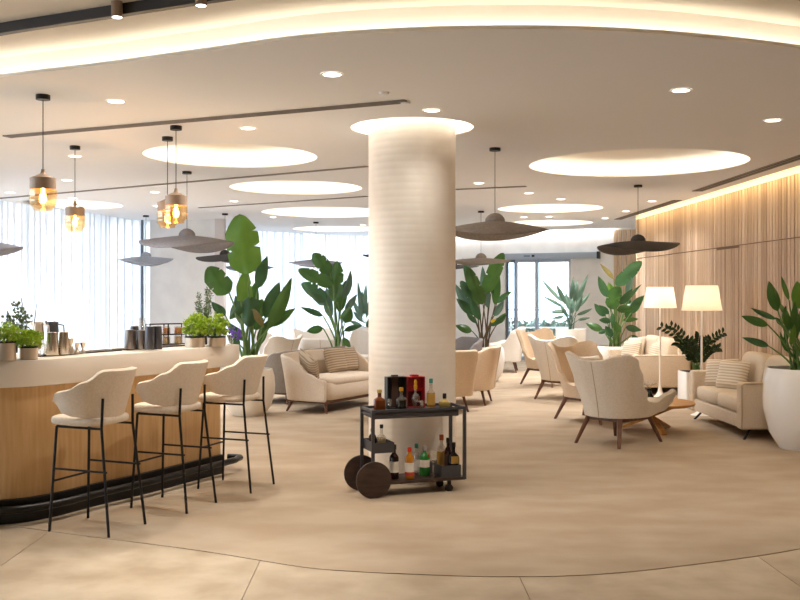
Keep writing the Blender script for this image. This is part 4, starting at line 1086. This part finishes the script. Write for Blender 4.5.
ware('glass_carafe', 'clear glass bottle with a wide neck behind the dark tins', 'bottle', base_px(141.0, 345.0), [(.06, 0), (.062, .01), (.062, .15), (.045, .185), (.04, .195), (.04, .235), (.034, .236)], 'clear_glass')
# spice rack: black frame, two rows of three jars
q0 = T(150, 345.5, 1.13); q1 = T(186, 344.2, 1.13)
rk = thing('spice_rack', 'black framed rack holding two rows of spice jars', 'rack', (q0.x, q0.y, 1.13), math.atan2(q1.y - q0.y, q1.x - q0.x))
L = (q1 - q0).length; H = .185
m1 = MB()
for x in (0, L / 2, L):
    for y_ in (0, .09): m1.bar((x, y_, 0), (x, y_, H), .008, .008)
for z in (.004, .09, H):
    for y_ in (0, .09): m1.bar((0, y_, z), (L, y_, z), .008, .008)
m1.build('frame', 'black_metal', rk)
MB().box(0, L, .004, .086, .086, .09).build('shelf', 'clear_glass', rk); MB().box(0, L, .004, .086, .004, .008).build('shelf', 'black_metal', rk)
spm = ['spice_c', 'spice_b', 'spice_b', 'spice_c', 'spice_a', 'spice_a']
for r in range(2):
    for k in range(3):
        x = L * (k + .5) / 3; c, s = math.cos(rk.rotation_euler.z), math.sin(rk.rotation_euler.z)
        j = thing('spice_jar', ['jar', 'jar'][0] + ' of ' + ['dark', 'pale', 'cream', 'brown', 'rust red', 'orange'][r * 3 + k] + ' spice in the ' + ['lower', 'upper'][r] + ' row of the black rack', 'jar', (q0.x + x * c - .045 * s, q0.y + x * s + .045 * c, 1.138 + r * .083), 0, 'spice jars in the rack')
        MB().lathe([(.034, 0), (.036, .004), (.036, .055), (.03, .06)], 16).build('contents', spm[r * 3 + k], j, smooth=True)
        MB().lathe([(.037, .001), (.037, .062), (.03, .068), (.03, .074)], 16, cap1=False).build('glass', 'clear_glass', j, smooth=True)

# ================================================================== BAR CART
CA = math.atan2(.25, .731); CC = Vector((.2175, 7.71, 0)); hl, hd_ = .386, .144
ct = thing('bar_cart', 'dark metal bar cart with two large wooden disc wheels', 'bar cart', CC, CA)
for sx in (-1, 1):
    for sy in (-1, 1):
        MB().box(sx * hl - .0125, sx * hl + .0125, sy * hd_ - .01, sy * hd_ + .01, .10 if sx > 0 else .145, .682).build('post', 'dark_metal', ct)
for sy in (-1, 1): MB().box(-hl, hl, sy * hd_ - .009, sy * hd_ + .009, .662, .682).build('top_rail', 'dark_metal', ct)
for sx in (-1, 1): MB().box(sx * hl - .01, sx * hl + .01, -hd_, hd_, .662, .682).build('top_rail', 'dark_metal', ct)
tr = MB().box(-hl + .012, hl - .05, -hd_ + .004, hd_ - .004, .61, .664).build('tray', 'dark_metal', ct, bevel=.003)
MB().box(-hl - .005, -hl + .05, -hd_ + .03, hd_ - .03, .625, .65).build('handle', 'black_metal', tr)
MB().box(-hl, hl + .008, -hd_, hd_, .095, .12).build('lower_shelf', 'cart_wood', ct, bevel=.003)
def obox(mb, x0, x1, y0, y1, z0, z1, t=.005):
    mb.box(x0, x1, y0, y1, z0, z0 + t); mb.box(x0, x1, y0, y0 + t, z0 + t, z1); mb.box(x0, x1, y1 - t, y1, z0 + t, z1)
    mb.box(x0, x0 + t, y0 + t, y1 - t, z0 + t, z1); mb.box(x1 - t, x1, y0 + t, y1 - t, z0 + t, z1); return mb
obox(MB(), -hl + .012, -.21, -hd_, hd_, .345, .425).build('bottle_box', 'dark_metal', ct)
obox(MB(), .19, hl - .03, -hd_ + .002, hd_ - .01, .121, .215).build('bottle_box', 'dark_metal', ct)
for sy in (-1, 1):
    wm = MB(); N = 40
    wm.tube([(-hl, sy * (hd_ + .011), .143), (-hl, sy * (hd_ + .031), .143)], .143, 48)
    wm.build('wheel', 'cart_wood', ct, bevel=.004)
    MB().tube([(-hl, 0, .143), (-hl, sy * (hd_ + .011), .143)], .01, 10).build('axle', 'black_metal', ct)
    c = MB(); c.tube([(.27, sy * .1 - .014, .03), (.27, sy * .1 + .014, .03)], .03, 18); cs = c.build('caster', 'black', ct, smooth=True)
    MB().box(.255, .285, sy * .1 - .008, sy * .1 + .008, .045, .095).build('fork', 'black_metal', cs)
def bottle(label, xy, z, h, r, gm, capm, labm=None, lab=(.2, .5), neck=.3, shoulder=.62, cat='bottle', sq=False, capr=None, fill=None, liq=None):
    t = thing('bottle', label, cat, (xy[0], xy[1], z), CA, 'bottles on the bar cart')
    seg = 4 if sq else 20; k = 1.35 if sq else 1.0
    prof = [(r * .92, 0), (r, .005), (r, h * shoulder), (r * .82, h * (shoulder + .06)), (r * neck, h * (shoulder + .14)), (r * neck, h * .88)]
    m1 = MB()
    if sq:
        n0 = len(prof); q = []
        for rr, zz_ in prof: q.append((rr, zz_))
        vs_ = []; fs = []
        for rr, zz_ in q:
            for a, b in ((-1, -.7), (1, -.7), (1, .7), (-1, .7)): vs_.append((a * rr, b * rr, zz_))
        for i in range(n0 - 1):
            for j in range(4): fs.append((i * 4 + j, i * 4 + (j + 1) % 4, (i + 1) * 4 + (j + 1) % 4, (i + 1) * 4 + j))
        fs.append((3, 2, 1, 0)); fs.append(tuple((n0 - 1) * 4 + j for j in range(4)))
        m1.add(vs_, fs); m1.build('glass', gm, t, bevel=r * .12)
    else:
        m1.lathe(prof, seg).build('glass', gm, t, smooth=True, angle=50)
    if liq: MB().lathe([(r * .9, .006), (r * .93, h * shoulder * .9)], 16).build('liquid', liq, t, smooth=True)
    cr = capr or r * neck * 1.25
    MB().lathe([(cr, h * .86), (cr, h), (cr * .8, h + .002)], 14).build('cap', capm, t, smooth=True)
    if labm:
        if sq: MB().box(-r * .8, r * .8, -.7 * r - .0015, -.7 * r - .0003, h * lab[0], h * lab[1]).build('paper_label', labm, t)
        else: MB().lathe([(r * 1.012, h * lab[0]), (r * 1.012, h * lab[1])], 24, cap0=False, cap1=False).build('paper_label', labm, t, smooth=True)
    return t
ZT, ZS = .665, .121
def ctp(u, v, z): q = T(u, v, z); return (q.x, q.y)
def cl(x, y): c, s = math.cos(CA), math.sin(CA); return (CC.x + x * c - y * s, CC.y + x * s + y * c)
def cloc(u, y, z=None):
    """point of the cart's own cross line y under image column u"""
    k = (u - CX) / FPX; c, s = math.cos(CA), math.sin(CA)
    x = (k * (CC.y + y * c) - CC.x + y * s) / (c - k * s); return cl(x, y)
# top tray
q = cloc(379.5, -.02); t = bottle('square amber decanter with a faceted gold stopper on the cart', q, ZT, .16, .042, 'amber', 'pale_spirit', None, sq=True, neck=.35, shoulder=.5, capr=.02)
q = cloc(389.5, -.06); t = thing('snifter_glass', 'small stemmed tasting glass beside the amber decanter', 'glass', (q[0], q[1], ZT), 0)
MB().lathe([(.022, 0), (.022, .003), (.004, .008), (.004, .03), (.02, .045), (.024, .06), (.018, .09)], 18, cap1=False).build('bowl', 'clear_glass', t, smooth=True)
def open_box(label, u0, u1, y0, h, mo, mi, stripe=None):
    a, b = cloc(u0, y0), cloc(u1, y0); w_ = math.dist(a, b)
    t = thing('gift_box', label, 'box', (a[0], a[1], ZT), CA)
    d = .075
    m1 = MB(); m1.box(0, w_, d - .006, d, 0, h); m1.box(0, .006, 0, d - .006, 0, h); m1.box(w_ - .006, w_, 0, d - .006, 0, h); m1.box(.006, w_ - .006, 0, d - .006, 0, .006); m1.box(.006, w_ - .006, 0, d - .006, h - .006, h)
    m1.build('case', mo, t)
    MB().box(.006, w_ - .006, d - .009, d - .006, .006, h - .006).build('lining', mi, t)
    if stripe:
        MB().box(w_ * .32, w_ * .66, d - .03, d - .009, .006, h + .012).build('insert', stripe, t)
    return t, w_
open_box('open black gift box with a brown strip on the cart', 387.5, 406.5, .02, .255, 'box_black', 'box_black', 'box_brown')
tb, w_ = open_box('open red gift box standing behind the crystal decanter', 407.2, 425, .03, .25, 'box_red', 'box_red_dark')
MB().box(.006, w_ - .006, .05, .066, .13, .244).build('insert', 'box_red', tb); MB().box(w_ * .3, w_ * .7, .02, .07, .25, .265).build('latch_flap', 'box_red', tb)
q = cloc(401.2, -.06); bottle('clear square bottle with a round gold stopper before the black box', q, ZT, .175, .043, 'clear_glass', 'cap_gold', None, sq=True, neck=.3, shoulder=.5, capr=.017, liq='glass_black')
q = cloc(415.5, -.055); t = thing('crystal_decanter', 'ornate crystal decanter with a gold neck before the red box', 'decanter', (q[0], q[1], ZT))
MB().lathe([(.02, 0), (.022, .01), (.018, .035), (.034, .07), (.036, .09), (.028, .115), (.012, .13), (.011, .165)], 20).build('body', 'clear_glass', t, smooth=True)
MB().lathe([(.013, .16), (.015, .19), (.011, .195), (.014, .215), (.008, .235)], 16).build('stopper', 'cap_gold', t, smooth=True)
q = cloc(421.5, -.09); t = thing('tumbler_glass', 'cut glass whisky tumbler at the foot of the crystal decanter', 'glass', (q[0], q[1], ZT))
MB().lathe([(.02, 0), (.021, .01), (.026, .07), (.024, .07), (.019, .012)], 18, cap1=False).build('body', 'clear_glass', t, smooth=True)
q = cloc(431, -.02); bottle('clear whisky bottle with a gold and teal label on the cart top', q, ZT, .235, .034, 'clear_glass', 'label_teal', 'label_gold', (.12, .5), neck=.36, shoulder=.5, liq='whisky')
q = cloc(444.5, .0); t = thing('bottle', 'squat round bottle with a black stopper at the cart end', 'bottle', (q[0], q[1], ZT), 0, 'bottles on the bar cart')
MB().lathe([(.035, 0), (.045, .008), (.05, .025), (.045, .045), (.02, .06), (.014, .065), (.014, .075)], 22).build('glass', 'pale_spirit', t, smooth=True)
MB().lathe([(.015, .072), (.016, .11), (.012, .112)], 14).build('cap', 'black', t, smooth=True)
# middle box
q = cloc(381.5, -.03); bottle('small clear bottle with a black cap in the upper side box', q, .351, .2, .036, 'clear_glass', 'black', 'cap_gold', (.05, .28), neck=.32, shoulder=.5, liq='pale_spirit')
q = cloc(372.5, .05); bottle('dark little bottle behind the clear one in the side box', q, .351, .16, .03, 'wine_dark', 'black', None, neck=.4)
# lower shelf
q = cloc(394, -.05); bottle('dark red bottle with a white and green label behind the wheel', q, ZS, .27, .038, 'wine_dark', 'wine_dark', 'paper', (.2, .52), neck=.4)
q = cloc(409.5, -.07); t = bottle('orange gin bottle with a red cap and white label', q, ZS, .245, .038, 'gin_orange', 'cap_red', 'paper', (.22, .52), neck=.36, shoulder=.66)
MB().lathe([(.0386, .03), (.0386, .05)], 24, cap0=False, cap1=False).build('paper_label', 'label_red', t, smooth=True)
q = cloc(416.5, .055); bottle('clear slim bottle behind the orange gin bottle', q, ZS, .25, .03, 'clear_glass', 'label_teal', 'paper', (.15, .5), neck=.42, shoulder=.62)
q = cloc(424.6, -.0); t = bottle('green gin bottle with a pale cap and white label', q, ZS, .235, .04, 'gin_green', 'cap_grey', 'paper', (.3, .55), neck=.36, shoulder=.66)
MB().superell((.018, -.038, .165), .008, .003, .009, 1, 1, 10, 7).build('seal', 'label_red', t, smooth=True)
q = cloc(433.2, -.1); t = thing('wine_glass', 'tall wine glass on the lower shelf beside the green bottle', 'glass', (q[0], q[1], ZS))
MB().lathe([(.027, 0), (.027, .003), (.005, .008), (.004, .105), (.025, .12), (.034, .15), (.03, .215)], 20, cap1=False).build('bowl', 'clear_glass', t, smooth=True)
q = cloc(441.5, .08); bottle('clear bottle with a copper stopper and tan label in the box', q, .128, .3, .036, 'clear_glass', 'cap_cork', 'label_gold', (.1, .55), neck=.4, shoulder=.62, liq='whisky')
q = cloc(448, .0); bottle('tall dark brown bottle with a black cap in the lower box', q, .128, .285, .03, 'wine_dark', 'black', 'box_brown', (.1, .55), neck=.4)
q = cloc(453.5, -.06); bottle('black square bottle with a silver neck in the lower box', q, .128, .255, .04, 'glass_black', 'black', 'label_gold', (.35, .58), sq=True, neck=.35, shoulder=.55)

# ================================================================== OUTSIDE
struct(MB().box(-40, 40, 1.5, 70, -.32, -.30).build('terrace', 'ground_out'))
rl_o = thing('terrace_railing', 'white terrace railing outside the glass sliding door', 'railing', (0, 0, 0))
for z in (.35, .6, .85, 1.1): MB().box(1.5, 7.5, 27.0, 27.03, z - .02, z + .02).build('rail', 'lamp_white', rl_o)
for x in (1.5, 3.5, 5.5, 7.48): MB().box(x, x + .04, 27.0, 27.04, -.3, 1.12).build('post', 'lamp_white', rl_o)
m1 = MB()
for k in range(2600):
    c = Vector((rp.uniform(.5, 9), rp.uniform(28, 29), -.3 + 1.0 * rp.random() ** .8)); d = Vector((rp.uniform(-1, 1), rp.uniform(-1, 1), rp.uniform(-1, 1))).normalized() * .14; s = d.cross(Vector((.3, .5, 1))).normalized() * .07
    m1.add([c - d, c + s, c + d, c - s], [(0, 1, 2, 3)])
o = m1.build('hedge', 'hedge'); tag(o, 'low grey green hedge beyond the terrace railing', 'hedge'); o['kind'] = 'stuff'
